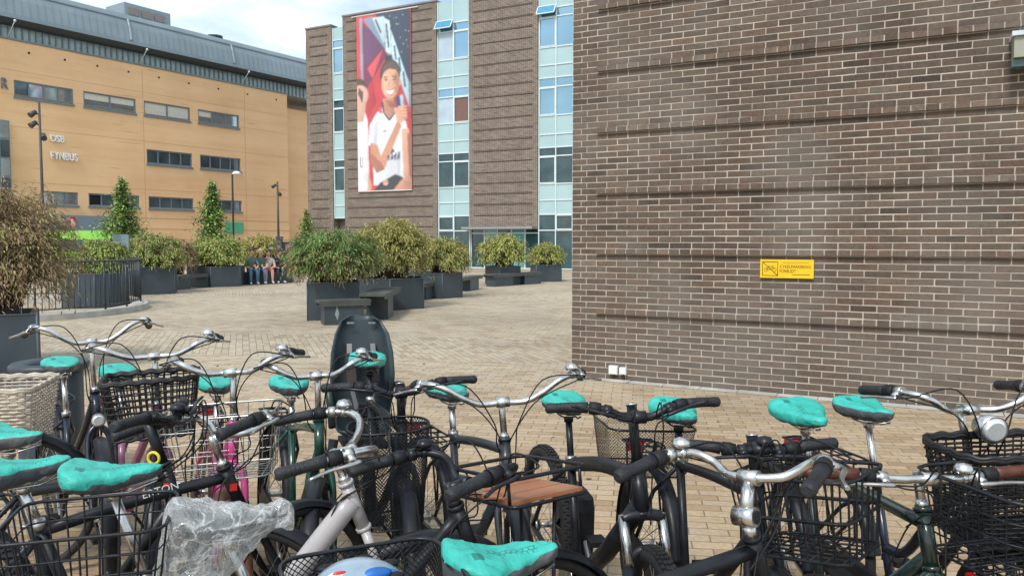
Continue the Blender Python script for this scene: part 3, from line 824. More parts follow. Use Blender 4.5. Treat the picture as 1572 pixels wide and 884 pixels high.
for px in (12, 213, 369):
    t_ = oz(px, 60)[0]; mb.ball(ORL.pt(t_, zc1 + .1, 1.0), .08)
    mb.tube([ORL.pt(t_, zc1 + .1, 1.0), ORL.pt(t_ - .1, zc0 + .1, .2)], .025, 6)
mb.build('downpipe', M['frame'], oroot, To)
t_ = oz(222, 50)[0]; t2 = oz(292, 50)[0]
mb = MB(); prism(mb, ORL, t_, t2, -5, -2.5, zr1 - .2, zr1 + 1.75)
rf2 = mb.build('roof_plant_room', M['zinc'], oroot, To)
mb = MB(); n = 3
for k in range(3):
    a0 = t_ + .3 + (t2 - t_ - .6) * k / 3; a1 = t_ + .3 + (t2 - t_ - .6) * (k + 1) / 3 - .2
    prism(mb, ORL, a0, a1, -2.498, -2.42, zr1 + .9, zr1 + 1.45)
mb.build('louvre', mat('louvre_grey', (.24, .20, .19), .6), rf2, To)
t_ = oz(345, 80)[0]; mb = MB(); mb.lathe([(.0, .0), (.4, 0), (.4, .2), (.6, .22), (.6, .38), (0, .42)], ORL.pt(t_, zr1 + .15, -1.2), 16); mb.build('roof_vent', M['zincd'], oroot, To)
# letters and signs on it
for s_, x0, x1, yt, yb in (('DSB', 76, 97, 207, 217), ('FYNBUS', 76.5, 117.5, 233, 244)):
    a, z1 = oz(x0, yt); b_, _ = oz(x1, yt); _, z0 = oz(x0, yb)
    o = text_on('wall_lettering', s_, (z1 - z0) / .70, mat('sign_white', (.86, .86, .86), .4), ORL, a, z0, .10, oroot, .06, fitw=b_ - a, bold=.012)
    o.data.transform(To)
a, z1 = oz(1, 119); b_, _ = oz(11, 121); _, z0 = oz(1, 136)
o = text_on('wall_lettering', 'R', (z1 - z0) / .70, M['winframe'], ORL, a, z0, .10, oroot, .06, fitw=b_ - a); o.data.transform(To)
# glazed bay at the left edge, ground floor fascia, shop front
a, z1 = oz(-60, 172); b_, _ = oz(10, 185); _, z0 = oz(0, 300)
z1 = oz(8, 186)[1]
mb = MB(); prism(mb, ORL, a, b_, .002, .35, z0, z1); fo = mb.build('glazed_bay', M['winframe'], oroot, To)
mb = MB()
for k in range(4):
    for j in range(4):
        w = (b_ - a) / 4; h = (z1 - z0) / 4
        prism(mb, ORL, a + w * k + .06, a + w * (k + 1) - .06, .352, .37, z0 + h * j + .06, z0 + h * (j + 1) - .06, (k + j) % 2)
mb.build('pane', [M['sglass'], M['oglass']], fo, To)
a, z1 = oz(70, 331); b_, _ = oz(160, 333); _, z0 = oz(130, 358)
z1 = oz(130, 331.5)[1]
mb = MB(); prism(mb, ORL, a - 6, b_ + 1.5, .02, .5, z0, z1); fo = mb.build('shop_fascia', mat('fascia_grey', (.20, .26, .31), .5), oroot, To)
c, _ = oz(100, 340); d, _ = oz(109, 340)
mb = MB(); prism(mb, ORL, c, d, .503, .56, z0 + .35, z1 - .12); mb.build('red_logo', M['red'], fo, To)
mb = MB(); prism(mb, ORL, (c + d) / 2 - .1, (c + d) / 2 + .08, .563, .58, z0 + .5, z1 - .25); mb.build('logo_mark', M['white'], fo, To)
mb = MB(); prism(mb, ORL, a - 6, b_ + 1.5, .01, .02, .0, z0 - .01); mb.build('shop_window', M['dglass'], oroot, To)
a, z1 = oz(345, 341); b_, _ = oz(372.5, 342); _, z0 = oz(372, 358)
mb = MB(); prism(mb, ORL, a, b_, .02, .12, z0, z1); mb.build('green_sign_panel', mat('green_panel', (.10, .42, .25), .5), oroot, To)
mb = MB(); prism(mb, ORL, a, tb, .015, .02, .0, oz(430, 372)[1]); mb.build('ground_floor_glass', mat('dim_glass', (.20, .15, .11), .3, var=.4, scale=.5), oroot, To)
mb = MB(); a2 = oz(380, 380)[0]
for k in range(9): prism(mb, ORL, a2 + k * 1.1, a2 + k * 1.1 + .12, .022, .2, 0, oz(430, 372)[1])
mb.build('shop_mullion', M['zincd'], oroot, To)
# ================================================================= PLANTING AND FURNITURE OF THE SQUARE
M['leafg'] = mat('leaf_green', (.13, .24, .07), .55, var=.35, scale=2, spec=.3)
M['leafy'] = mat('leaf_yellow', (.42, .38, .12), .55, var=.25, scale=2, spec=.3)
M['leafo'] = mat('leaf_olive', (.27, .29, .09), .55, var=.3, scale=2, spec=.3)
M['leafb'] = mat('leaf_brown', (.30, .22, .13), .7, var=.3, scale=2, spec=.2)
M['leafd'] = mat('leaf_deep_green', (.045, .10, .035), .6, var=.3, scale=2, spec=.2)
M['leafl'] = mat('leaf_fresh_green', (.27, .36, .09), .55, var=.25, scale=2, spec=.3)
M['twig'] = mat('twig', (.16, .11, .07), .8)
M['bark'] = mat('bark', (.09, .07, .05), .9, bump=.5)
M['pot'] = mat('blue_grey_steel', (.040, .057, .070), .45, var=.25, scale=1.5, bump=.1, bscale=10)
M['potrim'] = mat('worn_edge', (.22, .25, .26), .5)
M['soil'] = mat('soil', (.05, .035, .025), .95, bump=.6)
M['benchtop'] = mat('weathered_bench_top', (.070, .078, .070), .6, var=.35, scale=2.5)

LEAVES = ['leafg', 'leafy', 'leafo', 'leafb', 'leafd', 'leafl']
def leaf(vs, fs, ms, p, d, L, w, m):
    up = Vector((U(-.5, .5), U(-.5, .5), 1))
    sd = d.cross(up)
    if sd.length < 1e-4: sd = Vector((1, 0, 0))
    sd.normalize(); sd = sd * (w / 2)
    o = len(vs)
    q = p + d * (L * .45); e = p + d * L + Vector((0, 0, -L * .22))
    vs.extend((p, q + sd, e, q - sd))
    fs.append((o, o + 1, o + 2, o + 3)); ms.append(m)
def bush(name, label, base, rx, ry, h, pal, n_stems=170, per=46, Ll=.13, Lw=.020, droop=.35, group='bushes growing in the steel planters', lean=(0, 0), flat=.35, cat='bush', ragged=.25, low=.0):
    """arching bamboo-like shrub; pal = list of (leaf name, weight, height lo, hi)"""
    root = thing(name, label, cat, base, 0, group)
    h *= .90; vs = []; fs = []; ms = []; st = MB()
    for i in range(n_stems):
        ph = U(0, 2 * PI); se = U(-.62, 1.0); ce = math.sqrt(max(0, 1 - se * se))
        sh = U(.86, 1.0 + ragged * .22) if rnd() > .25 else U(.5, .85)
        if rnd() < low * .4: sh *= U(1.0, 1.18)
        ex, ey = math.cos(ph) * rx * ce * sh, math.sin(ph) * ry * ce * sh
        zc = h * .44; ez = zc + (h - zc) * se * sh if se > 0 else zc + zc * se * 1.15 * sh
        b0 = Vector((math.cos(ph) * rx * .40 * rnd(), math.sin(ph) * ry * .40 * rnd(), 0))
        p2 = Vector((ex + lean[0], ey + lean[1], ez))
        p1 = Vector((ex * .72, ey * .72, max(ez, zc * .8) + h * (.12 + droop * .55 * ce)))
        pts = []
        for k in range(9):
            t = k / 8
            pts.append(b0 * (1 - t) ** 2 + p1 * 2 * t * (1 - t) + p2 * t * t)
        st.tube(pts, [.006 * (1 - .7 * k / 8) for k in range(9)], 3, cap=False)
        clump = rnd()
        for k in range(per):
            t = U(.34, 1.02)
            p = b0 * (1 - t) ** 2 + p1 * 2 * t * (1 - t) + p2 * t * t
            tg = ((p1 - b0) * (1 - t) + (p2 - p1) * t).normalized()
            off = Vector((random.gauss(0, 1), random.gauss(0, 1), random.gauss(-.4, .8))) * .055
            p = p + off
            d = (tg * .7 + Vector((math.cos(ph), math.sin(ph), 0)) * .4 + Vector((random.gauss(0, .65), random.gauss(0, .65), U(-.85, .40)))).normalized()
            hh = p.z / h
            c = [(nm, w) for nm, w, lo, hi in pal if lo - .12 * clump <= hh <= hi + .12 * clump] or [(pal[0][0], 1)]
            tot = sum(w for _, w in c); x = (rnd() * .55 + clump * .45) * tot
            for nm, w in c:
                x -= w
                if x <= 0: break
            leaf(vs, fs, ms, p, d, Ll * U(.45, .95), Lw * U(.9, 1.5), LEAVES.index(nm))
    me = bpy.data.meshes.new('foliage'); me.from_pydata([tuple(v) for v in vs], [], fs)
    for l in LEAVES: me.materials.append(M[l])
    me.polygons.foreach_set('material_index', ms); me.update()
    fo = bpy.data.objects.new('foliage', me); COL.objects.link(fo); fo.parent = root
    st.build('stems', M['twig'], root)
    return root

def ngon_planter(label, c, r, h, n=4, rz=0.0, group='steel planters on the square', sx=1.0, sy=1.0):
    """open-topped steel planter with a rim and soil"""
    root = thing('planter', label, 'planter', c, rz, group)
    def ring(k, z): return [Vector((math.cos(2 * PI * (i + .5) / n) * r * k * sx, math.sin(2 * PI * (i + .5) / n) * r * k * sy, z)) for i in range(n)]
    mb = MB(); A, B, C, D = ring(1, 0), ring(1, h), ring(.93, h), ring(.93, h - .12)
    for P, Q in ((A, B), (B, C), (C, D)):
        for i in range(n):
            j = (i + 1) % n; mb.add([P[i], P[j], Q[j], Q[i]], [(0, 1, 2, 3)])
    for i in range(n): mb.tube([A[i] * 1.002 + Vector((0, 0, .002)), B[i] * 1.002 + Vector((0, 0, .004))], .010, 4, 1)
    for i in range(n): mb.tube([B[i] * 1.002, B[(i + 1) % n] * 1.002], .009, 4, 1)
    mb.build('planter_box', [M['pot'], mat('planter_edge', (.10, .13, .15), .45)], root)
    mb = MB(); mb.add([v + Vector((0, 0, U(0, .02))) for v in ring(.94, h - .11)], [tuple(range(n))]); mb.build('soil', M['soil'], root)
    return root
def bench(label, a, b_, w=.42, h=.45, leg='pot', group='low benches between the planters', legs=(.12, .88), th=.05, lw=.30):
    a = Vector(a); b_ = Vector(b_); d = (b_ - a); L = d.length; c = (a + b_) / 2
    root = thing('bench', label, 'bench', (c.x, c.y, 0), math.atan2(d.y, d.x), group)
    mb = MB(); mb.box((0, 0, h - th / 2), (L, w, th))
    for s_ in (-1, 1): mb.box((0, s_ * (w / 2 - .012), h - th - .03), (L - .03, .02, .058))
    mb.build('seat', M['benchtop'], root)
    for t in legs:
        mb = MB(); mb.box(((t - .5) * L, 0, (h - th - .01) / 2), (lw, w * .85, h - th - .01)); mb.build('leg', M[leg], root)
    return root

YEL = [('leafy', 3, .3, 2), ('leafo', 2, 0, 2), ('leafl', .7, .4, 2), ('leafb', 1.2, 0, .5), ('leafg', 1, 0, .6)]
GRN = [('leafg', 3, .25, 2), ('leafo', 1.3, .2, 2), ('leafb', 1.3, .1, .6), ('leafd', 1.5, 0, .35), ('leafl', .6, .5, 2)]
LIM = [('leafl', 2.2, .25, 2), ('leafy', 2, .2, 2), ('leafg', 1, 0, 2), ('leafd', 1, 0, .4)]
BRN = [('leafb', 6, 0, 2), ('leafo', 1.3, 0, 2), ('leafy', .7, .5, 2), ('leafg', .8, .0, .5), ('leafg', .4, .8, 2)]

def GP(px, py): return atz(px, py, 0)
# right-hand row: planters 1..5
def put(px, py, back=.55):
    p = GP(px, py); d = Vector((p.x, p.y, 0)).normalized(); return p + d * back
p1 = put(512, 492, .62); ngon_planter('near dark steel planter under the rounded green bush', p1, .80, .76, 4, R_(14), sx=.92)
bush('bamboo_bush', 'rounded green bush with drooping edges in the nearest planter of the row', p1 + Vector((0, 0, .64)), 1.0, .92, 1.28, GRN, 420, 46, .12, .017, .35, flat=.30, low=.15)
p2 = put(600, 475, .6); ngon_planter('steel planter under the tall yellow bush', p2, .90, .72, 6, R_(8))
bush('bamboo_bush', 'tall yellow-green bush, highest of the row before the brick office', p2 + Vector((.02, 0, .6)), 1.0, .95, 1.66, YEL, 460, 46, .12, .018, .35, flat=.42, low=.25)
p3 = put(668, 458, .6); ngon_planter('steel planter under the low olive bush beside the tall yellow one', p3, .80, .70, 6, R_(20))
bush('bamboo_bush', 'olive and yellow bush between the tall yellow bush and the lime one', p3 + Vector((.22, 0, .58)), .80, .75, 1.20, YEL, 300, 40, .13, .020, .35, flat=.4, low=.2)
p4 = put(772, 438, .6); ngon_planter('steel planter under the bright lime bush by the entrance', p4, .66, .68, 4, R_(35))
bush('bamboo_bush', 'bright lime domed bush in front of the office entrance', p4 + Vector((.0, 0, .56)), .95, .9, 1.40, LIM, 260, 36, .16, .026, .4, flat=.42, low=.1)
p5 = put(838, 433, .7); ngon_planter('steel planter under the small lime bush, nearest the wall corner', p5, .72, .66, 4, R_(12))
bush('bamboo_bush', 'small lime bush beside the corner of the near brick wall', p5 + Vector((.05, 0, .54)), .68, .66, 1.06, LIM, 200, 34, .15, .024, .4, flat=.42, low=.1)
# benches of that row
a = GP(487, 500); b_ = GP(566, 496)
bench('dark bench with a pale splash on its side, before the near green bush', (a.x - .05, a.y + .2, 0), (b_.x - .02, b_.y + .12, 0), .50, .47, legs=(.48,), lw=.75)
a = GP(578, 497); b_ = GP(598, 480)
bench('dark high block bench at the foot of the tall yellow bush', (a.x - .12, a.y + .25, 0), (b_.x - .05, b_.y + .4, 0), .52, .56, legs=(.4,), lw=.8)
a = GP(640, 467); b_ = GP(668, 457)
bench('dark bench linking the tall yellow and the olive planter', (a.x - .5, a.y + .35, 0), (b_.x + .1, b_.y + .55, 0), .42, .46, legs=(.62,), lw=.7)
a = GP(705, 450); b_ = GP(731, 445)
bench('dark bench sticking out to the right of the olive planter', (a.x - .1, a.y + .5, 0), (b_.x, b_.y + .75, 0), .42, .46, legs=(.6,), lw=.85)
a = GP(750, 440); b_ = GP(826, 436)
bench('long dark bench along the lime bush planter by the entrance', (a.x, a.y - .1, 0), (b_.x, b_.y + .5, 0), .5, .44, legs=(.22, .80), lw=1.0)
# left row behind the railing
p6 = put(233, 452, .6); ngon_planter('steel planter beside the curved railing', p6, .85, .82, 5, R_(20), 'steel planters on the square')
bush('bamboo_bush', 'olive bush with brown right side, just right of the curved railing', p6 + Vector((.02, 0, .62)), .98, .9, 1.28, [('leafo', 2.5, 0, 2), ('leafl', 1.5, .1, 2), ('leafb', 1.4, 0, 2), ('leafg', 1, 0, 2)], 300, 40, .15, .022, .4, low=.2)
p6b = p6 + Vector((-.35, 2.6, .35)); 
bush('bamboo_bush', 'withered brown bush behind the olive one by the railing', p6b + Vector((0, 0, .0)), .62, .6, 1.5, [('leafb', 3, 0, 2), ('leafo', .8, 0, 2)], 180, 34, .14, .020, .4, low=.2)
p7 = put(333, 440, .6); ngon_planter('large steel planter beside the seated people', p7, 1.02, .70, 6, R_(10))
bush('bamboo_bush', 'wide yellow-green bush beside the seated people', p7 + Vector((-.05, 0, .58)), 1.12, 1.0, 1.22, [('leafo', 2, 0, 2), ('leafl', 2, .2, 2), ('leafy', 1.6, .2, 2), ('leafg', 1, 0, .7)], 340, 38, .16, .024, .4, low=.15)
bush('bamboo_bush', 'yellow bush spilling over the heads of the seated people', p7 + Vector((.95, 1.9, .75)), .75, .7, 1.2, [('leafy', 3, 0, 2), ('leafo', 1.5, 0, 2)], 190, 36, .15, .022, .4, low=.1)
a = GP(255, 446); b_ = GP(328, 441)
bench('long dark bench between the olive bush planter and the wide one', (a.x + .1, a.y + .4, 0), (b_.x - .2, b_.y + .6, 0), .5, .48, legs=(.12, .8), lw=.6)
p8 = put(437, 434, .45); ngon_planter('small empty steel planter at the end of the people bench', p8, .42, .78, 4, R_(10))
# round planter behind railing
pr_ = GP(122, 474) + Vector((0, .75, 0)); ngon_planter('wide blue-grey planter standing inside the curved railing', pr_, .74, .82, 14, 0)
bush('bamboo_bush', 'fresh olive bush behind the curved railing', pr_ + Vector((.1, .2, .7)), .62, .6, 1.0, [('leafo', 2, 0, 2), ('leafl', 1.5, .1, 2), ('leafy', .7, .3, 2), ('leafg', 1, 0, .8)], 300, 40, .14, .020, .4, low=.2)
# big near-left planter and brown bush
pn = atz(40, 482, .78); pn = Vector((-5.36 - 1.02, 8.66, 0))
ngon_planter('big blue-grey steel planter at the left edge under the brown bush', pn, 1.33, .78, 4, R_(30), sy=.45)
bush('bamboo_bush', 'huge half-withered brown bush at the left edge of the square', pn + Vector((-.05, 0.75, .62)), 1.10, 1.0, 1.85, BRN, 620, 56, .095, .012, .4, low=.6, ragged=.7, lean=(-.05, 0))
bush('bamboo_bush', 'low fresh green tuft at the left edge beneath the brown bush', pn + Vector((-.35, -.30, .62)), .55, .30, .62, [('leafg', 2, 0, 2), ('leafl', 2, 0, 2)], 110, 44, .10, .013, .45)

bench('low dark slab bench at the foot of the big left planter', (pn.x - .3, pn.y - 1.1, 0), (pn.x + .95, pn.y - .62, 0), .5, .44, legs=(.5,), lw=1.0)

# conical young trees
def conic_tree(label, base, h, r, n=5000):
    root = thing('young_tree', label, 'tree', base, 0, 'young conical trees before the orange building')
    mb = MB(); P = [Vector((noise.noise(Vector((i, 0, h))) * .06, 0, h * .93 * i / 8)) for i in range(9)]
    mb.tube(P, [.07 * (1 - i / 9.5) for i in range(9)], 7)
    vs = []; fs = []; ms = []
    clumps = []
    for i in range(95):
        z = U(.20, 1.0) ** .9 * h; k = (1 - z / h)
        rr = r * (k ** .95) * 1.45 * U(.2, 1.12); a = U(0, 2 * PI)
        if rnd() < .2: rr *= 1.18
        c = Vector((math.cos(a) * rr, math.sin(a) * rr, z + rr * .22))
        mb.tube([Vector((0, 0, z - .15)), c * .55 + Vector((0, 0, z * .45 - .02)), c], [.016, .010, .005], 4, cap=False)
        clumps.append((c, a, .07 + .33 * k + .05 * rnd(), rnd()))
    for _ in range(n):
        c, a, s_, cl = random.choice(clumps)
        o = Vector((random.gauss(0, 1), random.gauss(0, 1), random.gauss(0, .30))) * s_ * .66
        p = c * U(.75, 1.04) + o; p.z = max(p.z, .9)
        d = Vector((random.gauss(0, 1) + math.cos(a) * .6, random.gauss(0, 1) + math.sin(a) * .6, U(-.9, .5))).normalized()
        nm = 'leafd' if rnd() < .04 + .08 * cl else ('leafg' if rnd() < .5 else 'leafl')
        leaf(vs, fs, ms, p, d, .13 * U(.7, 1.3), .085, LEAVES.index(nm))
    me = bpy.data.meshes.new('crown'); me.from_pydata([tuple(v) for v in vs], [], fs)
    for l in LEAVES: me.materials.append(M[l])
    me.polygons.foreach_set('material_index', ms); me.update()
    fo = bpy.data.objects.new('crown', me); COL.objects.link(fo); fo.parent = root
    mb.build('trunk', M['bark'], root)
M['leafd'] = M['leafd']
for px, ytop, D, lab in ((187, 274, 33, 'conical young tree left of centre on the orange wall, beside the grey board'), (325, 280, 34, 'conical young tree beside the lamp post with the white head')):
    t_ = aty(px, ytop, D); conic_tree(lab, Vector((t_.x, D, 0)), t_.z, 1.0 if px > 200 else 1.08)
t_ = aty(471, 322, 50); conic_tree('narrow dark tree in the gap between the two buildings', Vector((t_.x, 50, 0)), t_.z, .9, 2500)

# curved railing on its kerb
RC = Vector((-11.7, 17.6, 0)); RR = 3.0
rl = thing('curved_railing', 'curved dark steel railing of upright bars on a concrete kerb', 'railing', RC)
mb = MB(); n = 72
def arc(r, z, a0=0, a1=360, n=72): return [Vector((r * math.cos(R_(a0 + (a1 - a0) * i / n)), r * math.sin(R_(a0 + (a1 - a0) * i / n)), z)) for i in range(n)]
A, B, C, D_ = arc(RR + .16, 0), arc(RR + .16, .13), arc(RR - .18, .13), arc(RR - .18, 0)
for P, Q in ((A, B), (B, C), (C, D_)):
    for i in range(n):
        j = (i + 1) % n; mb.add([P[i], P[j], Q[j], Q[i]], [(0, 1, 2, 3)])
mb.build('kerb', M['concrete'], rl)
M['rail'] = mat('railing_paint', (.030, .040, .050), .4, var=.2)
mb = MB(); mb.tube(arc(RR, 1.17), .024, 6, closed=True); mb.tube(arc(RR, .22), .016, 5, closed=True); mb.build('handrail', M['rail'], rl)
mb = MB()
for i in range(150):
    a = 2 * PI * i / 150; r_ = .010 if i % 12 else .024
    mb.tube([Vector((RR * math.cos(a), RR * math.sin(a), .13 if not i % 12 else .215)), Vector((RR * math.cos(a), RR * math.sin(a), 1.16))], r_, 4)
tag(mb.build('upright_bars', M['rail'], rl), kind='stuff')

# grey double board on posts behind the railing
bp_ = aty(187, 385, 22)
rt = thing('notice_board', 'blank blue-grey folded board on two pale posts behind the railing', 'notice board', (bp_.x, 22, 0), R_(18))
z0, z1 = aty(187, 389, 22).z, aty(187, 360, 22).z
mb = MB(); mb.box((-.12, 0, (z0 + z1) / 2), (.2, .06, z1 - z0), R_(18)); mb.box((.10, 0, (z0 + z1) / 2), (.2, .06, z1 - z0), R_(-18)); mb.build('board', mat('board_grey', (.16, .22, .26), .4), rt)
mb = MB()
for x in (-.13, .02): mb.tube([(x, 0, 0), (x, 0, z0 - .002)], .045, 8)
mb.build('post', M['dsilver'], rt)

# lamp posts
M['pole'] = mat('dark_pole', (.045, .047, .05), .5)
def flood_pole(label, px, ytop, D, heads, r=.085, hs=.8):
    t_ = aty(px, ytop, D)
    root = thing('lamp_post', label, 'lamp post', (t_.x, D, 0), 0)
    mb = MB(); mb.tube([(0, 0, 0), (0, 0, t_.z)], [r, r * .6], 8); mb.build('pole', M['pole'], root)
    for (dy, sd) in heads:
        z = aty(px, dy, D).z
        mb = MB(); s_ = D / 40 * hs
        mb.tube([(0, 0, z), (sd * .28 * s_, -.05, z + .04)], .035, 6)
        mb.tube([(sd * .22 * s_, -.02, z + .18 * s_), (sd * .42 * s_, -.25, z - .12 * s_)], [.13 * s_, .19 * s_], 10)
        mb.build('floodlight', M['pole'], root)
flood_pole('tall dark post with three floodlights before the orange wall', 60, 157, 38, ((176, -1), (192, -1), (211, 1)))
flood_pole('dark post with small floodlights at the right end of the orange building', 426, 279, 48, ((286, -1), (298, 1)), hs=.45)
t_ = aty(356.5, 268, 36)
root = thing('lamp_post', 'slim lamp post topped by a small white hooded head', 'lamp post', (t_.x, 36, 0))
mb = MB(); mb.tube([(0, 0, 0), (0, 0, t_.z), (.04, 0, t_.z + .08), (.15, 0, t_.z + .12)], .045, 6); mb.build('pole', M['pole'], root)
mb = MB(); mb.lathe([(.0, .16), (.12, .13), (.22, .02), (.20, 0), (0, -.02)], (.20, 0, t_.z + .0), 14); mb.build('lamp_shade', M['white'], root)

# green bus behind the bushes
bp_ = aty(150, 380, 46)
bus = thing('green_bus', 'lime green and dark bus parked before the orange building', 'bus', (bp_.x, 46, 0), 0)
x0, x1 = aty(98, 380, 46).x - bp_.x, aty(178, 380, 46).x - bp_.x
zt = aty(130, 354, 46).z; zm = aty(130, 368, 46).z; x0 -= 8
mb = MB()
P = [(-.0, .35), (-.0, 1.15)]
mb.box(((x0 + x1) / 2, 1.25, (.35 + 1.0) / 2), (x1 - x0, 2.5, .65)); 
mb.add([Vector((x0, 0, zm)), Vector((x1, 0, zm)), Vector((x1 - .9, 0.1, zt)), Vector((x0, .1, zt)), Vector((x0, 2.5, zm)), Vector((x1, 2.5, zm)), Vector((x1 - .9, 2.4, zt)), Vector((x0, 2.4, zt))], [(0, 1, 2, 3), (1, 5, 6, 2), (3, 2, 6, 7), (4, 7, 6, 5), (0, 3, 7, 4)])
mb.build('body', mat('lime_paint', (.19, .48, .05), .4), bus)
mb = MB(); mb.box(((x0 + x1) / 2, 1.25, (1.005 + zm) / 2), (x1 - x0 - .06, 2.42, zm - 1.01)); mb.build('window_band', M['dglass'], bus)
for x in (x1 - 1.8, x0 + 2.2):
    for y in (.02, 2.3):
        mb = MB(); mb.lathe([(0, -.12), (.42, -.12), (.48, -.08), (.48, .1), (0, .12)], (x, y, .48), 20, axis='Y'); mb.build('wheel', M['rubber'], bus)

# ---------------------------------------------------------------- people on the bench
SK = {'skin': mat('skin', (.56, .33, .24), .55, var=.06), 'hairl': mat('fair_hair', (.38, .26, .13), .6), 'haird': mat('dark_hair', (.04, .025, .02), .6),
      'denim': mat('blue_denim', (.07, .15, .26), .8, var=.2), 'wshirt': mat('white_shirt', (.66, .65, .62), .8), 'navyc': mat('navy_cloth', (.025, .030, .055), .8),
      'pinkc': mat('pink_shorts', (.50, .20, .19), .8), 'darkc': mat('dark_jacket', (.030, .035, .042), .8), 'grn': mat('dull_green_shirt', (.09, .13, .11), .8), 'shoe': mat('pale_shoe', (.5, .5, .5), .7), 'cap': mat('white_cap', (.75, .74, .68), .7)}
def seated(label, pos, rz, shirt, trousers, hair, lean=.30, headdown=.25, bare=False, armf=.3, cap=None):
    root = thing('person', label, 'person', pos, rz)
    # local: faces -Y, seat at z .46
    hip = Vector((0, 0, .52)); ch = Vector((0, -math.sin(lean) * .42, .52 + math.cos(lean) * .42)); nk = ch + Vector((0, -.04 - .05 * lean, .13)); hd = nk + Vector((0, -.04 - .10 * headdown, .15))
    V = []; E = []; Rr = []
    def v(p, r): V.append(Vector(p)); Rr.append(r if isinstance(r, tuple) else (r, r)); return len(V) - 1
    def e(*ids):
        for a, b in zip(ids[:-1], ids[1:]): E.append((a, b))
    h = v(hip, (.16, .12)); w = v(hip.lerp(ch, .5), (.145, .11)); c = v(ch, (.16, .12)); n0 = v(nk - Vector((0, 0, .02)), .06); n1 = v(nk + Vector((0, -.01, .04)), .05)
    h1 = v(hd, (.085, .10)); h2 = v(hd + Vector((0, -.01, .10)), (.075, .085))
    e(h, w, c, n0, n1, h1, h2)
    for s_ in (-1, 1):
        k = v((s_ * .12, -.46, .50), .066); m_ = v((s_ * .11, -.2, .52), .085); sh = v((s_ * .12, -.48 + .03, .28), .055); an = v((s_ * .12, -.44, .09), .038); toe = v((s_ * .14, -.58, .045), .04)
        e(h, m_, k, sh, an, toe)
        so = v(ch + Vector((s_ * .19, 0, .02)), .058); el = v(ch + Vector((s_ * .24, -.10 - .1 * armf, -.24)), .045); wr = v(Vector((s_ * .10, -.34 - .1 * armf, .60)), .030); fi = v(Vector((s_ * .06, -.42 - .1 * armf, .57)), .030)
        e(c, so, el, wr, fi)
    me = bpy.data.meshes.new('body'); me.from_pydata([tuple(p) for p in V], E, [])
    ob = bpy.data.objects.new('b', me); COL.objects.link(ob)
    sk = ob.modifiers.new('s', 'SKIN'); me.skin_vertices or me.attributes
    for i, r in enumerate(Rr): me.skin_vertices[0].data[i].radius = r
    me.skin_vertices[0].data[0].use_root = True
    sb_ = ob.modifiers.new('u', 'SUBSURF'); sb_.levels = 2; sb_.render_levels = 2
    dg = bpy.context.evaluated_depsgraph_get(); dg.update()
    m2 = bpy.data.meshes.new_from_object(ob.evaluated_get(dg)); bpy.data.objects.remove(ob)
    m2.materials.clear()
    for q in (SK['skin'], SK[shirt], SK[trousers], SK['shoe']): m2.materials.append(q)
    for p in m2.polygons:
        q = p.center; p.use_smooth = True
        if q.z < .10: i = 3
        elif q.z > nk.z + .0: i = 0
        elif q.z > .60 and (q.y > -.30): i = 1
        elif q.z <= .62 and q.z > .34 and abs(q.y) < .36: i = 2
        elif q.z <= .60 and not (bare and q.z < .44) and q.y > -.6 and abs(q.x) > .03: i = 2 if not (q.z > .53 and q.y < -.34 and abs(q.x) < .16 and q.z > .56) else 0
        else: i = 0
        p.material_index = i
    m2.name = 'body'; bo = bpy.data.objects.new('body', m2); COL.objects.link(bo); bo.parent = root
    mb = MB(); mb.ball(hd + Vector((0, .022, .055)), .108, 12, 0, .93, 1.0, 1.05)
    mb.build('hair', SK[hair], root)
    if cap:
        mb = MB(); mb.ball(hd + Vector((0, .012, .105)), .106, 12, 0, 1, 1.05, .62); mb.box(hd + Vector((0, -.13, .10)), (.13, .11, .012)); mb.build('cap', SK[cap], root)
    mb = MB()
    mb.ball(hd + Vector((0, -.105, .03)), .018, 8); 
    for s_ in (-1, 1): mb.ball(hd + Vector((s_ * .086, .0, .03)), .02, 8, 0, .5, 1, 1.4)
    mb.build('face_features', SK['skin'], root)
    mb = MB()
    for s_ in (-1, 1): mb.ball(hd + Vector((s_ * .034, -.098, .055)), .010, 6)
    mb.tube([hd + Vector((-.024, -.100, -.005)), hd + Vector((.024, -.100, -.005))], .005, 4)
    mb.build('eyes_and_mouth', SK['haird'], root)
ba = GP(372, 438) + Vector((0, .45, 0)); bb2 = GP(432, 435) + Vector((0, .5, 0))
bench('low dark bench the group of people sits on', ba, bb2, .45, .46, legs=(.2, .8), lw=.7)
dirb = (bb2 - ba).normalized()
def bp2(t): return ba + (bb2 - ba) * t
seated('seated person in blue jeans half hidden by the yellow bush', bp2(.10), R_(35), 'grn', 'denim', 'haird', .25)
seated('seated person in a dull green shirt with a fair head, second on the bench', bp2(.34), R_(25), 'grn', 'denim', 'hairl', .45, .6)
seated('seated person in a white shirt and pink shorts bent forward on the bench', bp2(.52), R_(28), 'wshirt', 'pinkc', 'haird', .55, .8, bare=True)
seated('seated person in a dark jacket at the right end of the people bench', bp2(.76), R_(40), 'navyc', 'navyc', 'haird', .5, .6)
seated('seated person wearing a white cap behind the one in white', bp2(.45) + Vector((.1, .55, 0)), R_(10), 'darkc', 'darkc', 'hairl', .15, .2, cap='cap')

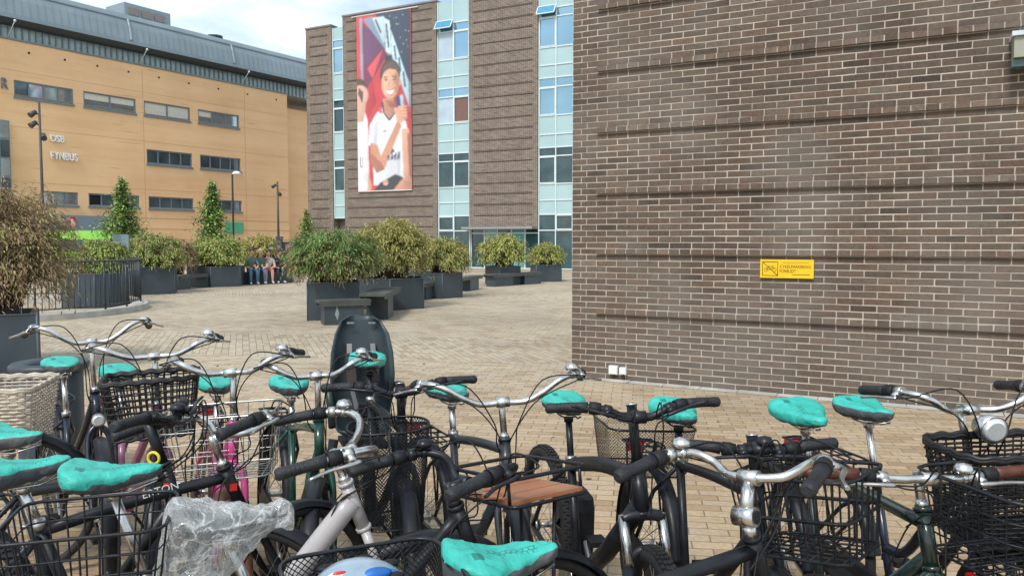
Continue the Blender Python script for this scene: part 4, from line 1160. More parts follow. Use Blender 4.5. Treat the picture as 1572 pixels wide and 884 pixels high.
# kiosk column and poster stand, far bikes in the gap
q = GP(422, 425)
ks = thing('poster_stand', 'dark upright stand holding a pale pink poster', 'poster stand', (q.x, q.y + 3, 0), R_(15))
mb = MB()
for x in (-.55, .55): mb.box((x * .8, 0, .78), (.11, .18, 1.56))
mb.box((0, 0, 1.5), (.76, .14, .12)); mb.box((0, 0, .25), (.76, .1, .3)); mb.build('stand_frame', M['pot'], ks)
mb = MB(); mb.box((0, 0, .92), (.75, .06, 1.02)); mb.build('poster', mat('poster_print', (.55, .42, .42), .6, col2=(.60, .12, .22), scale=1.6), ks)
q = GP(410, 424)
sp2 = thing('square_post', 'dark square post beside the poster stand', 'post', (q.x, q.y + 2, 0), 0)
mb = MB(); mb.box((0, 0, .85), (.24, .24, 1.7)); mb.box((0, 0, 1.76), (.30, .30, .10)); mb.build('post_shaft', M['pot'], sp2)
mb = MB(); mb.box((0, -.126, 1.2), (.14, .01, .35)); mb.build('post_plate', M['teal'] if False else M['dsilver'], sp2)

def far_bike(label, p, rz, cm):
    root = thing('parked_bicycle', label, 'bicycle', p, rz, 'bicycles parked far off beyond the square')
    mb = MB()
    mb.tube([(0, 0, .28), (-.18, 0, .8)], .02, 5); mb.tube([(-.15, 0, .74), (.38, 0, .82)], .02, 5); mb.tube([(0, 0, .28), (.42, 0, .72)], .022, 5); mb.tube([(.60, 0, .35), (.36, 0, .95)], .02, 5); mb.tube([(-.15, 0, .74), (-.46, 0, .35), (0, 0, .28)], .014, 5)
    mb.build('frame', cm, root)
    for x in (-.46, .6):
        mb = MB(); mb.tube([(x + .33 * math.cos(a * PI / 10), 0, .35 + .33 * math.sin(a * PI / 10)) for a in range(20)], .022, 5, closed=True)
        for k in range(6): mb.tube([(x + .32 * math.cos(k * PI / 6), 0, .35 + .32 * math.sin(k * PI / 6)), (x - .32 * math.cos(k * PI / 6), 0, .35 - .32 * math.sin(k * PI / 6))], .003, 3)
        mb.build('wheel', M['rubber'], root)
    mb = MB(); mb.tube([(.30, -.3, 1.02), (.36, -.1, 1.0), (.36, .1, 1.0), (.30, .3, 1.02)], .016, 5); mb.build('handlebar', M['silver'], root)
    mb = MB(); mb.ball((-.19, 0, .88), .12, 8, 0, 1.1, .6, .3); mb.build('saddle', M['vinyl'], root)
q = GP(448, 422)
for k, (lab, cm) in enumerate((('far bicycle with a pale frame left of the green bush', M['greyf']), ('far dark bicycle next to the pale one', M['navy']), ('far bicycle with a red-brown frame at the back', M['brownf']))):
    far_bike(lab, Vector((q.x - .9 + .75 * k, q.y + 2.5 + .35 * k, 0)), R_(60 + 8 * k), cm)

# litter bin near the bikes
bt = atz(76, 556, .80)
bn = thing('litter_bin', 'round dark grey litter bin with a wide ring top', 'litter bin', (bt.x, bt.y, 0))
M['bin'] = mat('bin_paint', (.030, .045, .058), .45, var=.15)
mb = MB(); mb.lathe([(0, .02), (.19, .02), (.195, .05), (.195, .74), (.19, .745)], seg=28); mb.build('bin_body', M['bin'], bn)
mb = MB(); mb.lathe([(.17, .747), (.225, .75), (.235, .765), (.235, .79), (.22, .805), (.175, .805), (.135, .785), (.13, .75), (.125, .60)], seg=32); mb.build('ring_top', M['bin'], bn)
mb = MB(); mb.lathe([(0, .6), (.128, .6)], seg=24); mb.build('liner', M['mblack'], bn)

# fallen leaves and flecks on the paving
mb = MB()
for i in range(420):
    a = rnd()
    x = U(-9, 3.5); y = U(3.5, 22)
    if WALL.hit and (Vector((x, y)) - WALL.P).dot(WALL.n) < .2 and y < 12 and x > 0: continue
    s_ = U(.012, .035); th = U(0, 6.28); z = .004 + U(0, .004)
    mb.add([Vector((x + math.cos(th + q_) * s_ * (1 if k % 2 else .5), y + math.sin(th + q_) * s_ * (1 if k % 2 else .5), z + (.008 if k == 1 else 0))) for k, q_ in enumerate((0, 1.57, 3.14, 4.71))], [(0, 1, 2, 3)], 0 if a < .75 else 1)
tag(mb.build('fallen_leaves', [mat('dry_leaf', (.12, .075, .035), .8, var=.4, scale=1), mat('paper_fleck', (.55, .52, .46), .8)]), kind='stuff', label='dry leaves and pale flecks scattered on the paving', cat='leaves')
# pale splash mark belongs to the bench side
sbn = [o for o in bpy.data.objects if o.get('label', '').startswith('dark bench with a pale splash')][0]
Mi = (Matrix.Translation(sbn.location) @ Matrix.Rotation(sbn.rotation_euler.z, 4, 'Z')).inverted()
Dq = MB(); P8 = [(0, 1.2), (.45, .5), (1, -.1), (.6, -.7), (.2, -1.3), (-.3, -.8), (-.9, -.3), (-.4, .3)]
for yy in (-.2155, ): Dq.add([Vector((-.16 + u_ * .045, yy, .24 + v_ * .12)) for u_, v_ in P8], [tuple(range(8))])
Dq.build('splash_mark', mat('pale_stain', (.22, .27, .27), .7), sbn)
# ================================================================= BICYCLES
SADK = .86
SAD = [(0.0, .060, .052), (.08, .092, .060), (.2, .100, .056), (.35, .088, .048), (.5, .062, .042), (.65, .042, .038), (.8, .032, .034), (.92, .027, .030), (1.0, .016, .022)]
def sadp(u):
    for a, b_ in zip(SAD[:-1], SAD[1:]):
        if u <= b_[0]:
            t = (u - a[0]) / (b_[0] - a[0]); return a[1] + (b_[1] - a[1]) * t, a[2] + (b_[2] - a[2]) * t
    return SAD[-1][1:]
def sad_top(u): return .018 * (1 - u) ** 2 + .010 * u ** 2 - .012 * math.sin(PI * u)
def shell(L, inf, seed, wr=0.0, nu=40, nr=44, sag=0.0, wk=1.0):
    """closed saddle-shaped surface; returns verts, faces, ring param"""
    vs = []; fs = []; par = []
    for i in range(nu + 1):
        u = i / nu
        uu = .5 - .5 * math.cos(PI * u)
        w, hgt = sadp(uu); w = (w * wk * SADK + inf); hgt += inf
        endk = math.sqrt(max(0.0, 1 - ((uu - .5) / .5) ** 8)) * .9 + .1
        x = -L * .48 + (L + 2 * inf) * uu - inf
        for k in range(nr):
            a = 2 * PI * k / nr
            cy, cz = math.cos(a), math.sin(a)
            ex = .62
            y = w * endk * math.copysign(abs(cy) ** ex, cy)
            z = (hgt * .46) * math.copysign(abs(cz) ** ex, cz) * (endk if cz > 0 else 1) + sad_top(uu)
            if cz < 0: z = z * (1.15 + sag * (1 - uu)); y *= 1 - .10 * abs(cz)
            p = Vector((x, y, z))
            if wr:
                q = Vector((p.x * 16, p.y * 16, p.z * 16 + seed * 7.3))
                d = noise.noise(q) * wr + (abs(noise.noise(q * 2.0)) + abs(noise.noise(q * 3.7)) * .5) * wr * 1.1
                d += math.sin(p.x * 90 + noise.noise(q * .6) * 9) * wr * .25 * (1 if cz < .3 else .3)
                p += Vector((0, cy, cz)).normalized() * d
            vs.append(p); par.append((uu, a, cz))
    for i in range(nu):
        for k in range(nr):
            k2 = (k + 1) % nr; fs.append((i * nr + k, (i + 1) * nr + k, (i + 1) * nr + k2, i * nr + k2))
    vs.append(Vector((vs[0].x - .002, 0, sad_top(0)))); par.append((0, 0, 0)); c0 = len(vs) - 1
    vs.append(Vector((vs[nu * nr].x + .003, 0, sad_top(1)))); par.append((1, 0, 0)); c1 = len(vs) - 1
    for k in range(nr):
        k2 = (k + 1) % nr; fs.append((k, k2, c0)); fs.append((nu * nr + k2, nu * nr + k, c1))
    return vs, fs, par

def cover_material():
    if 'cover_cloth' in MATS: return MATS['cover_cloth']
    m, N, L, b = nodes_of('cover_cloth')
    at = N.new('ShaderNodeAttribute'); at.attribute_name = 'edge'
    r = ramp(N, [(.0, (.075, .085, .095)), (.04, (.035, .41, .345))]); L.new(at.outputs['Fac'], r.inputs['Fac'])
    tc = N.new('ShaderNodeTexCoord'); n = N.new('ShaderNodeTexNoise'); n.inputs['Scale'].default_value = 22; n.inputs['Detail'].default_value = 6; n.inputs['Distortion'].default_value = .8
    L.new(tc.outputs['Object'], n.inputs['Vector'])
    r2 = ramp(N, [(.3, (.80, .80, .80)), (.7, (1.15, 1.15, 1.15))]); L.new(n.outputs['Fac'], r2.inputs['Fac'])
    c = mixc(N, L, r.outputs['Color'], r2.outputs['Color'], .8, 'MULTIPLY')
    # printed strokes along the top
    pa = N.new('ShaderNodeAttribute'); pa.attribute_name = 'place'
    sp_ = N.new('ShaderNodeSeparateXYZ'); L.new(pa.outputs['Vector'], sp_.inputs[0])
    def rng_(src, lo, hi):
        a = N.new('ShaderNodeMath'); a.operation = 'GREATER_THAN'; a.inputs[1].default_value = lo; L.new(src, a.inputs[0])
        b_ = N.new('ShaderNodeMath'); b_.operation = 'LESS_THAN'; b_.inputs[1].default_value = hi; L.new(src, b_.inputs[0])
        m_ = N.new('ShaderNodeMath'); m_.operation = 'MULTIPLY'; L.new(a.outputs[0], m_.inputs[0]); L.new(b_.outputs[0], m_.inputs[1]); return m_.outputs[0]
    def mul_(a, b_):
        m_ = N.new('ShaderNodeMath'); m_.operation = 'MULTIPLY'; L.new(a, m_.inputs[0]); L.new(b_, m_.inputs[1]); return m_.outputs[0]
    bt_ = N.new('ShaderNodeTexBrick'); bt_.inputs['Scale'].default_value = 1; bt_.inputs['Brick Width'].default_value = .013; bt_.inputs['Row Height'].default_value = .011; bt_.inputs['Mortar Size'].default_value = .0016; bt_.inputs['Mortar Smooth'].default_value = .1
    L.new(pa.outputs['Vector'], bt_.inputs['Vector'])
    txt = mul_(mul_(rng_(sp_.outputs['X'], .085, .20), rng_(sp_.outputs['Y'], -.021, .001)), bt_.outputs['Fac'])
    sq = mul_(rng_(sp_.outputs['X'], .045, .068), rng_(sp_.outputs['Y'], -.050, -.026))
    sm = N.new('ShaderNodeMath'); sm.operation = 'MAXIMUM'; L.new(txt, sm.inputs[0]); L.new(sq, sm.inputs[1])
    k_ = N.new('ShaderNodeMath'); k_.operation = 'MULTIPLY'; L.new(sm.outputs[0], k_.inputs[0]); L.new(sp_.outputs['Z'], k_.inputs[1])
    k2 = N.new('ShaderNodeMath'); k2.operation = 'MULTIPLY'; L.new(k_.outputs[0], k2.inputs[0]); k2.inputs[1].default_value = .8
    c = mixc(N, L, c, (.010, .13, .12), k2.outputs[0]); L.new(c, b.inputs['Base Color']); b.inputs['Roughness'].default_value = .5
    bp = N.new('ShaderNodeBump'); bp.inputs['Strength'].default_value = .55; bp.inputs['Distance'].default_value = .010
    n2 = N.new('ShaderNodeTexNoise'); n2.inputs['Scale'].default_value = 26; n2.inputs['Detail'].default_value = 4; n2.inputs['Distortion'].default_value = 1.5; L.new(tc.outputs['Object'], n2.inputs['Vector'])
    L.new(n2.outputs['Fac'], bp.inputs['Height']); L.new(bp.outputs['Normal'], b.inputs['Normal'])
    MATS['cover_cloth'] = m; return m
def saddle_cover(world, label, seed, grey=.2, L=.27, wk=1.0, group='teal rain covers pulled over the bicycle saddles', sag=.35, logo=True):
    vs, fs, par = shell(L, .007, seed, .0062, sag=sag, wk=wk)
    mb2 = MB(); mb2.add(list(vs), [list(f) for f in fs], 0, True)
    root = thing('saddle_cover', label, 'saddle cover', (0, 0, 0), 0, group)
    root.matrix_world = world
    ob = mb2.build('cover_cloth', cover_material(), root)
    at = ob.data.attributes.new('edge', 'FLOAT', 'POINT')
    vals = []
    for p, (uu, a_, cz) in zip(vs, par):
        nn = noise.noise(Vector((uu * 5, p.y * 8, seed))) * .35 + noise.noise(Vector((uu * 14, p.y * 20, seed))) * .12
        vals.append(cz - (grey - .25) - nn - (uu - .4) * .5 * (grey > .05))
    at.data.foreach_set('value', vals)
    ap = ob.data.attributes.new('place', 'FLOAT_VECTOR', 'POINT')
    pv = []
    for p, (uu, a_, cz) in zip(vs, par): pv.extend((uu * .25, p.y, 1.0 if cz > .1 else 0.0))
    ap.data.foreach_set('vector', pv)
    return root

def catm(P, n=5): return spline(P, n)
TAN = math.tan(R_(20))
GROUP_B = 'bicycles parked in two rows in the bicycle park'
class O: pass
def bicycle(label, sad, bar, hs=.95, hb=1.05, paint='black', kind='diamond', btype='city', barmat='silver', gripm='grip', stem='quill', postm='silver', tr=.016,
            fender='black', rack=True, rackm='black', chain=True, R=.345, tyre='rubber', tw=.020, knobby=False, steer=0.0, lean=0.0, cover=None, covlabel=None, covgrey=.2, covsag=.35,
            bell=True, light=True, cables=True, hth=.13, half=False, dmin=.50, dmax=.74, forkm=None, brakes=True, extra=None, group=GROUP_B, seed=1, barw=1.0, wk=1.0, postred=False, coverL=.238, name='bicycle', pose=None, logo=True):
    rs = random.Random(seed)
    if pose is None:
        S = atz(*sad, hs); B = atz(*bar, hb)
        v = Vector((B.x - S.x, B.y - S.y, 0)); d = v.length
    else:
        S, v, d = pose; S = Vector(S); v = Vector(v); d = float(d)
    print('BIKE', label[:34], 'd=%.2f' % d, 'head=%.0f' % math.degrees(math.atan2(v.y, v.x)), 'S=(%.2f %.2f)' % (S.x, S.y))
    dirv = v.normalized(); d = min(max(d, dmin), dmax)
    xs = -.20; xb = xs + d
    left = Vector((-dirv.y, dirv.x, 0))
    org = Vector((S.x, S.y, 0)) - dirv * xs + left * math.sin(lean) * .98
    root = thing(name, label, 'bicycle', org, 0, group)
    root.rotation_euler = (-0.0, 0, 0)
    Mw = Matrix.Translation(org) @ Matrix.Rotation(math.atan2(dirv.y, dirv.x), 4, 'Z') @ Matrix.Rotation(lean, 4, 'X')
    root.matrix_world = Mw
    col = M[paint]; blk = M['black']
    ext = .055 if stem == 'quill' else .07
    xa_hb = xb - ext                               # axis x at z = hb
    def ax(z): return Vector((xa_hb - (z - hb) * TAN, 0, z))
    fx = ax(R).x + .055
    crown = R * 2 + .035
    Hb = ax(crown + .02); Ht = ax(min(crown + .02 + hth, hb - .05))
    aux = (ax(1) - ax(0)).normalized()
    ST = Matrix.Translation(Hb) @ Matrix.Rotation(steer, 4, aux) @ Matrix.Translation(-Hb)
    BB = Vector((0, 0, .29)); Sp = Vector((xs + .01, 0, hs - .055))
    def seat(t): return BB.lerp(Sp, t)
    tst = {'diamond': .82, 'mtb': .74, 'lowstep': .66, 'single': .58, 'loop': .68}[kind]
    St = seat(tst)
    RA = Vector((-.455, 0, R)); FA = Vector((fx, 0, R))
    # ---- frame
    mb = MB()
    mb.tube([BB, St], tr, 10)
    mb.tube([Hb - aux * .005, Ht + aux * .005], tr * 1.25 if kind != 'mtb' else .026, 12)
    mb.tube([Hb - aux * .012, Hb], tr * 1.5, 12); mb.tube([Ht, Ht + aux * .012], tr * 1.5, 12)
    if kind in ('diamond', 'mtb'):
        k = 1.15 if kind == 'diamond' else 1.6
        mb.tube(catm([Ht - aux * .03, (Ht - aux * .02).lerp(seat(tst - .02), .5) + Vector((0, 0, .012 if kind == 'mtb' else 0)), seat(tst - .03)], 4), tr * k, 10)
        mb.tube([Hb + aux * .025, Hb.lerp(BB, .5) + Vector((0, 0, -.01)), BB], tr * k * 1.15, 10)
    elif kind == 'lowstep':
        mb.tube(catm([Hb + aux * .02, Hb.lerp(BB, .35) + Vector((-.02, 0, -.06)), BB.lerp(Hb, .25) + Vector((0, 0, -.02)), BB], 5), tr * 1.3, 10)
        mb.tube(catm([Ht - aux * .02, Ht.lerp(seat(.30), .4) + Vector((-.01, 0, -.07)), seat(.30) + Vector((.10, 0, .02)), seat(.30)], 5), tr * 1.15, 10)
    elif kind == 'loop':
        mb.tube(catm([Ht - aux * .02, Ht + Vector((-.10, 0, -.10)), Vector((.13, 0, .48)), Vector((.03, 0, .40)), seat(.22)], 6), tr * 1.15, 10)
        mb.tube(catm([Hb + aux * .02, Hb + Vector((-.08, 0, -.14)), Vector((.12, 0, .36)), BB], 6), tr * 1.2, 10)
    else:
        mb.tube(catm([Ht - aux * .05, Ht.lerp(BB, .35) + Vector((.0, 0, -.05)), BB.lerp(Hb, .3), BB], 6), [tr * 2.0, tr * 2.0] + [tr * 2.1] * 13 + [tr * 1.9], 12)
        mb.tube([seat(.25), BB.lerp(Hb, .45)], tr, 8)
    for s_ in (-1, 1):
        y = s_ * .058
        mb.tube([St + Vector((0, s_ * .012, -.03)), Vector((-.27, y, .66)) if False else St.lerp(RA, .35) + Vector((0, y, 0)), RA + Vector((0, y, 0))], tr * .55, 6)
        mb.tube([BB + Vector((0, s_ * .02, 0)), BB.lerp(RA, .4) + Vector((0, y * .9, 0)), RA + Vector((0, y, 0))], tr * .65, 6)
    mb.tube([BB + Vector((0, -.045, 0)), BB + Vector((0, .045, 0))], .026, 10)
    fr = mb.build('frame', col, root)
    # seat clamp ring, red mark
    mb = MB(); q = (Sp - BB).normalized(); mb.tube([St - q * .012, St + q * .014], tr * 1.35, 10); mb.tube([St + Vector((-.01, 0, 0)), St + Vector((-.045, .0, .004))], .006, 5)
    mb.build('seat_clamp', M['dsilver'], fr)
    # seat post
    mb = MB(); mb.tube([St - q * .02, Sp], .0135, 10); mb.tube([Sp - q * .01, Sp + Vector((0, 0, .012))], .020, 8)
    for s_ in (-1, 1): mb.tube([(xs - .09, s_ * .030, hs - .022), (xs - .04, s_ * .030, hs - .042), (xs + .05, s_ * .026, hs - .042), (xs + .12, s_ * .012, hs - .02)], .0035, 5)
    mb.build('seat_post', M[postm], root)
    # saddle
    vs, fs, par = shell(.235, 0.0, seed, 0, 14, 14, wk=wk)
    mb = MB(); mb.v = [v_ + Vector((xs, 0, hs)) for v_ in vs]; mb.f = [list(f) for f in fs]; mb.m = [0] * len(fs); mb.s = [True] * len(fs); mb.t = [.5] * len(fs)
    mb.build('saddle', M['vinyl'], root)
    # ---- wheels
    def wheel(nm, c, xf):
        mb = MB()
        Rr = R - tw * 1.6
        mb.tube([c + Vector((0, -.045, 0)), c + Vector((0, .045, 0))], .014, 8); 
        for s_ in (-1, 1): mb.tube([c + Vector((0, s_ * .028, 0)), c + Vector((0, s_ * .032, 0))], .026, 10)
        for k in range(28):
            a = 2 * PI * k / 28; s_ = 1 if k % 2 else -1
            a2 = a + (.9 if (k // 2) % 2 else -.9) * .28
            mb.tube([c + Vector((.024 * math.cos(a2 * 1.0 + .6), s_ * .030, .024 * math.sin(a2 + .6))), c + Vector((Rr * math.cos(a), s_ * .002, Rr * math.sin(a)))], .00115, 3, cap=False)
        wo = mb.build(nm, M['steel'], root, xf)
        mb = MB()
        n = 48
        def ringp(r, y): return [c + Vector((r * math.cos(2 * PI * i / n), y, r * math.sin(2 * PI * i / n))) for i in range(n)]
        prof = [(Rr - .004, 0), (Rr + .002, .011), (Rr + .014, .013), (Rr + .014, -.013), (Rr + .002, -.011)]
        rings = [ringp(*p) for p in prof]
        for a in range(5):
            P, Q = rings[a], rings[(a + 1) % 5]
            for i in range(n): mb.add([P[i], P[(i + 1) % n], Q[(i + 1) % n], Q[i]], [(0, 1, 2, 3)], 0, True)
        mb.build('rim', M['dsilver'] if paint != 'mtbx' else blk, wo, xf)
        mb = MB(); mb.tube([c + Vector(((R - tw) * math.cos(2 * PI * i / n), 0, (R - tw) * math.sin(2 * PI * i / n))) for i in range(n)], tw, 10, closed=True)
        if knobby:
            for i in range(80):
                a = 2 * PI * i / 80
                for y, of in ((-.62, .5), (-.2, 0), (.2, .0), (.62, .5)):
                    aa = a + of * 2 * PI / 80; rr = R - tw + tw * math.sqrt(1 - y * y) + .002
                    rot = Matrix.Rotation(-aa, 3, 'Y')
                    mb.box(c + Vector((rr * math.cos(aa), y * tw, rr * math.sin(aa))), (.008, tw * .34, .016), rot=rot)
        mb.build('tyre', M[tyre], wo, xf)
    if not half: wheel('front_wheel', FA, ST)
    wheel('rear_wheel', RA, None)
    # ---- fork
    mb = MB()
    fm = M[forkm] if forkm else col
    if kind == 'mtb':
        cr = Hb - aux * .02
        mb.tube(catm([cr + Vector((0, -.066, .0)), cr + Vector((0, -.035, .012)), cr + Vector((0, .035, .012)), cr + Vector((0, .066, .0))], 3), .019, 10, 1)
        for s_ in (-1, 1):
            o = Vector((0, s_ * .062, 0)); A = FA + o
            top = cr + o + aux * .015; mid = top.lerp(A, .38)
            mb.tube([top, mid], .0155, 10, 2); mb.tube([mid + (top - mid) * .05, A], [.023, .020], 10, 1)
        a1 = [cr + Vector((.03, -.062, -.17)), cr + Vector((.045, -.045, -.10)), cr + Vector((.05, 0, -.075)), cr + Vector((.045, .045, -.10)), cr + Vector((.03, .062, -.17))]
        mb.tube(catm(a1, 4), .013, 8, 1)
    else:
        for s_ in (-1, 1):
            A = FA + Vector((0, s_ * .052, 0)); top = Hb - aux * .012
            mb.tube(catm([top, top - aux * .035 + Vector((0, s_ * .034, 0)), top - aux * .10 + Vector((0, s_ * .047, 0)), top.lerp(A, .7) + Vector((-.012, s_ * .013, 0)), A], 5), [.0155] * 6 + [.0140] * 6 + [.0115] * 5 + [.009] * 4, 8)
    mb.build('fork', [fm, M['black'], M['silver']], root, ST)
    # ---- stem
    C = Vector((xb, 0, hb))
    mb = MB()
    if stem == 'quill':
        mb.tube([Ht + aux * .012, Ht + aux * .030], [.020, .014], 10)
        top = ax(hb - .012)
        mb.tube([Ht + aux * .02, top, top + aux * .018], [.0125, .0125, .010], 10)
        mb.tube([top + aux * .004, C], [.015, .014], 8)
        mb.tube([C + Vector((0, -.024, 0)), C + Vector((0, .024, 0))], .0185, 12)
    elif stem == 'adjust':
        top = ax(hb - .085)
        mb.tube([Ht + aux * .012, Ht + aux * .04], [.021, .015], 10); mb.tube([Ht + aux * .02, top], .0145, 10)
        mb.tube([top + Vector((0, -.028, .0)), top + Vector((0, .028, .0))], .024, 14)
        mb.tube([top, C], [.019, .015], 10); mb.tube([C + Vector((0, -.026, 0)), C + Vector((0, .026, 0))], .0195, 12)
        mb.tube([top + Vector((0, -.0295, .0)), top + Vector((0, -.031, .0))], .016, 14, 1); mb.tube([top + Vector((0, .0285, .0)), top + Vector((0, .031, .0))], .016, 14, 1)
    else:
        top = ax(hb)
        mb.tube([Ht + aux * .01, top + aux * .022], .017, 12); mb.tube([top, C], [.019, .017], 10); mb.tube([C + Vector((0, -.024, 0)), C + Vector((0, .024, 0))], .0205, 12)
        mb.tube([top + aux * .022, top + aux * .028], .0185, 14, 1)
    mb.build('stem', [M['silver'] if barmat == 'silver' else blk, M['dsilver'] if barmat != 'silver' else M['mblack']], root, ST)
    # ---- handlebar
    H = {'city': [(0, 0, 0), (.002, .05, .0), (.02, .10, .004), (.040, .155, .025), (.042, .20, .048), (.012, .245, .060), (-.05, .272, .058), (-.12, .290, .048), (-.215, .305, .032)],
         'cruiser': [(0, 0, 0), (.0, .05, -.003), (.01, .10, .002), (.02, .16, .030), (.02, .225, .068), (.0, .285, .084), (-.05, .325, .076), (-.11, .345, .058), (-.20, .362, .034)],
         'flat': [(0, 0, 0), (0, .08, 0), (-.004, .14, .004), (-.02, .22, .010), (-.045, .32, .008)],
         'riser': [(0, 0, 0), (0, .05, 0), (.0, .10, .02), (-.006, .15, .032), (-.03, .24, .034), (-.055, .33, .028)],
         'north': [(0, 0, 0), (.005, .05, 0), (.03, .10, .002), (.05, .155, .026), (.035, .21, .048), (-.02, .25, .052), (-.09, .275, .045), (-.215, .298, .028)]}[btype]
    gl = {'city': .125, 'cruiser': .125, 'flat': .13, 'riser': .13, 'north': .13}[btype]
    br_ = .0116 if kind != 'mtb' else .013
    H = [Vector((a, b_ * barw, c)) for a, b_, c in H]
    sideP = catm(H, 5)
    full = [C + Vector((p.x, -p.y, p.z)) for p in sideP[::-1]] + [C + p for p in sideP[1:]]
    mb = MB(); mb.tube(full, br_, 10)
    ho = mb.build('handlebar', M[barmat], root, ST)
    # length back along each end
    def along(dist, s_):
        P = [C + Vector((p.x, s_ * p.y, p.z)) for p in sideP[::-1]]
        acc = 0
        for a, b_ in zip(P[:-1], P[1:]):
            l = (b_ - a).length
            if acc + l >= dist: return a.lerp(b_, (dist - acc) / l), (a - b_).normalized()
            acc += l
        return P[-1], Vector((0, 1, 0))
    for s_ in (-1, 1):
        pts = [along(x, s_)[0] for x in (0, .012, .03, gl * .5, gl * .8, gl)]
        e, t0_ = along(0, s_)
        mb = MB(); mb.tube([e + t0_ * .006] + pts, [.011, .0168, .0176, .0155, .0162, .0172, .0185], 12)
        for x in [gl * (.25 + .09 * i) for i in range(7)]:
            p_, t_ = along(x, s_); mb.tube([p_ - t_ * .0020, p_ + t_ * .0020], .0163, 12)
        mb.build('grip', M[gripm], ho, ST)
        # shifter barrel and lever clamp
        p_, t_ = along(gl + .004, s_); p2_, _ = along(gl + .042, s_)
        mb = MB(); mb.tube([p_, p_.lerp(p2_, .5), p2_], [.0205, .0215, .0185], 14)
        mb.build('twist_shifter', M['mblack'], ho, ST)
        if brakes:
            p3, t3 = along(gl + .062, s_)
            f = Vector((1, 0, 0)); f = (f - t3 * f.dot(t3)).normalized() if abs(t3.x) < .9 else (Vector((0, s_, 0)) - t3 * s_ * t3.y).normalized()
            if btype in ('city', 'cruiser', 'north'): f = (Vector((.35, s_ * 1.0, -.25)) - t3 * Vector((.35, s_ * 1.0, -.25)).dot(t3)).normalized()
            mb = MB(); mb.tube([p3 - t3 * .012, p3 + t3 * .012], .0185, 10)
            mb.tube([p3, p3 + f * .030 - Vector((0, 0, .008))], [.014, .011], 8)
            q0 = p3 + f * .034 - Vector((0, 0, .008))
            mb.tube(catm([q0 - t3 * .02, q0 + t3 * .015 + f * .006, q0 + t3 * .07 - f * .002 - Vector((0, 0, .006)), q0 + t3 * .125 + f * .008 - Vector((0, 0, .010))], 4), [.008] * 5 + [.0068] * 4 + [.006] * 4, 6, flat=.8)
            mb.build('brake_lever', M['dsilver'] if barmat == 'silver' else blk, ho, ST)
            if cables:
                a = q0 - t3 * .02
                k = rs.uniform(.8, 1.25)
                mbc = MB()
                tgt = Hb + Vector((.03, s_ * .02, -.03)) if s_ > 0 else Ht + Vector((-.05, -.012, -.06))
                mid = a.lerp(C, .55) + Vector((.085 * k, 0, .055 * k))
                mbc.tube(catm([a, a - t3 * .05 + f * .01 + Vector((.02, 0, .015)), mid, C + Vector((.10 * k, s_ * .045, -.05)), Ht + Vector((.055, s_ * .035, .01)), tgt], 6), .0026, 5)
                b0 = p2_ + f * .018
                mbc.tube(catm([b0, b0 - t3 * .05 + Vector((.03, 0, -.01)), a.lerp(C, .6) + Vector((.06 * k, 0, -.015)), C + Vector((.055, s_ * .03, -.10)), Ht + Vector((-.03, s_ * .018, -.05)), Hb.lerp(BB, .3) + Vector((0, s_ * .02, 0))], 6), .0024, 5)
                mbc.build('brake_cable', M['mblack'], ho, ST)
    if bell:
        p_, t_ = along(gl + .10, 1)
        mb = MB(); mb.lathe([(.005, -.006), (.024, 0), (.025, .008), (.019, .020), (.0, .025)], p_ + Vector((0, 0, .018)), 14); mb.tube([p_ - t_ * .006, p_ + t_ * .006], .0165, 10)
        mb.build('bell', M['silver'] if barmat == 'silver' else blk, ho, ST)
    # ---- fenders
    if fender:
        def fend(c, a0, a1, xf, nm):
            mb = MB(); n = 26; Rf = R + .014; w = tw + .011; sec = [(-w, -.018), (-w * .85, -.003), (-w * .4, .006), (w * .4, .006), (w * .85, -.003), (w, -.018)]
            vs = []
            for i in range(n + 1):
                a = R_(a0 + (a1 - a0) * i / n)
                for y, dr in sec: vs.append(c + Vector(((Rf + dr) * math.cos(a), y, (Rf + dr) * math.sin(a))))
            m_ = len(sec)
            mb.add(vs, [(i * m_ + k, i * m_ + k + 1, (i + 1) * m_ + k + 1, (i + 1) * m_ + k) for i in range(n) for k in range(m_ - 1)], 0, True)
            for a in (a0 + (a1 - a0) * .12, a0 + (a1 - a0) * .85):
                for s_ in (-1, 1): mb.tube([c + Vector((Rf * math.cos(R_(a)), s_ * w, Rf * math.sin(R_(a)))), c + Vector((0, s_ * .05, 0))], .002, 4)
            mb.build(nm, M[fender], root, xf)
        if not half: fend(FA, -20, 128, ST, 'front_mudguard')
        fend(RA, 12, 205, None, 'rear_mudguard')
    # ---- drive side
    mb = MB()
    for k in range(40):
        pass
    mb.tube([BB + Vector((0, -.048, 0)), BB + Vector((0, -.053, 0))], .082, 24)
    for s_ in (-1, 1):
        a = Vector((.165 * s_ * math.cos(.6), s_ * .075 * -1, -.165 * s_ * math.sin(.6)))
        mb.tube([BB + Vector((0, -s_ * .06, 0)), BB + a], [.013, .011], 6)
    ck = mb.build('crankset', M['dsilver'], root)
    for s_ in (-1, 1):
        a = BB + Vector((.165 * s_ * math.cos(.6), -s_ * .12, -.165 * s_ * math.sin(.6)))
        mb = MB(); mb.box(a, (.085, .075, .022)); mb.tube([a + Vector((0, s_ * .045, 0)), a], .006, 5); mb.build('pedal', M['mblack'], ck)
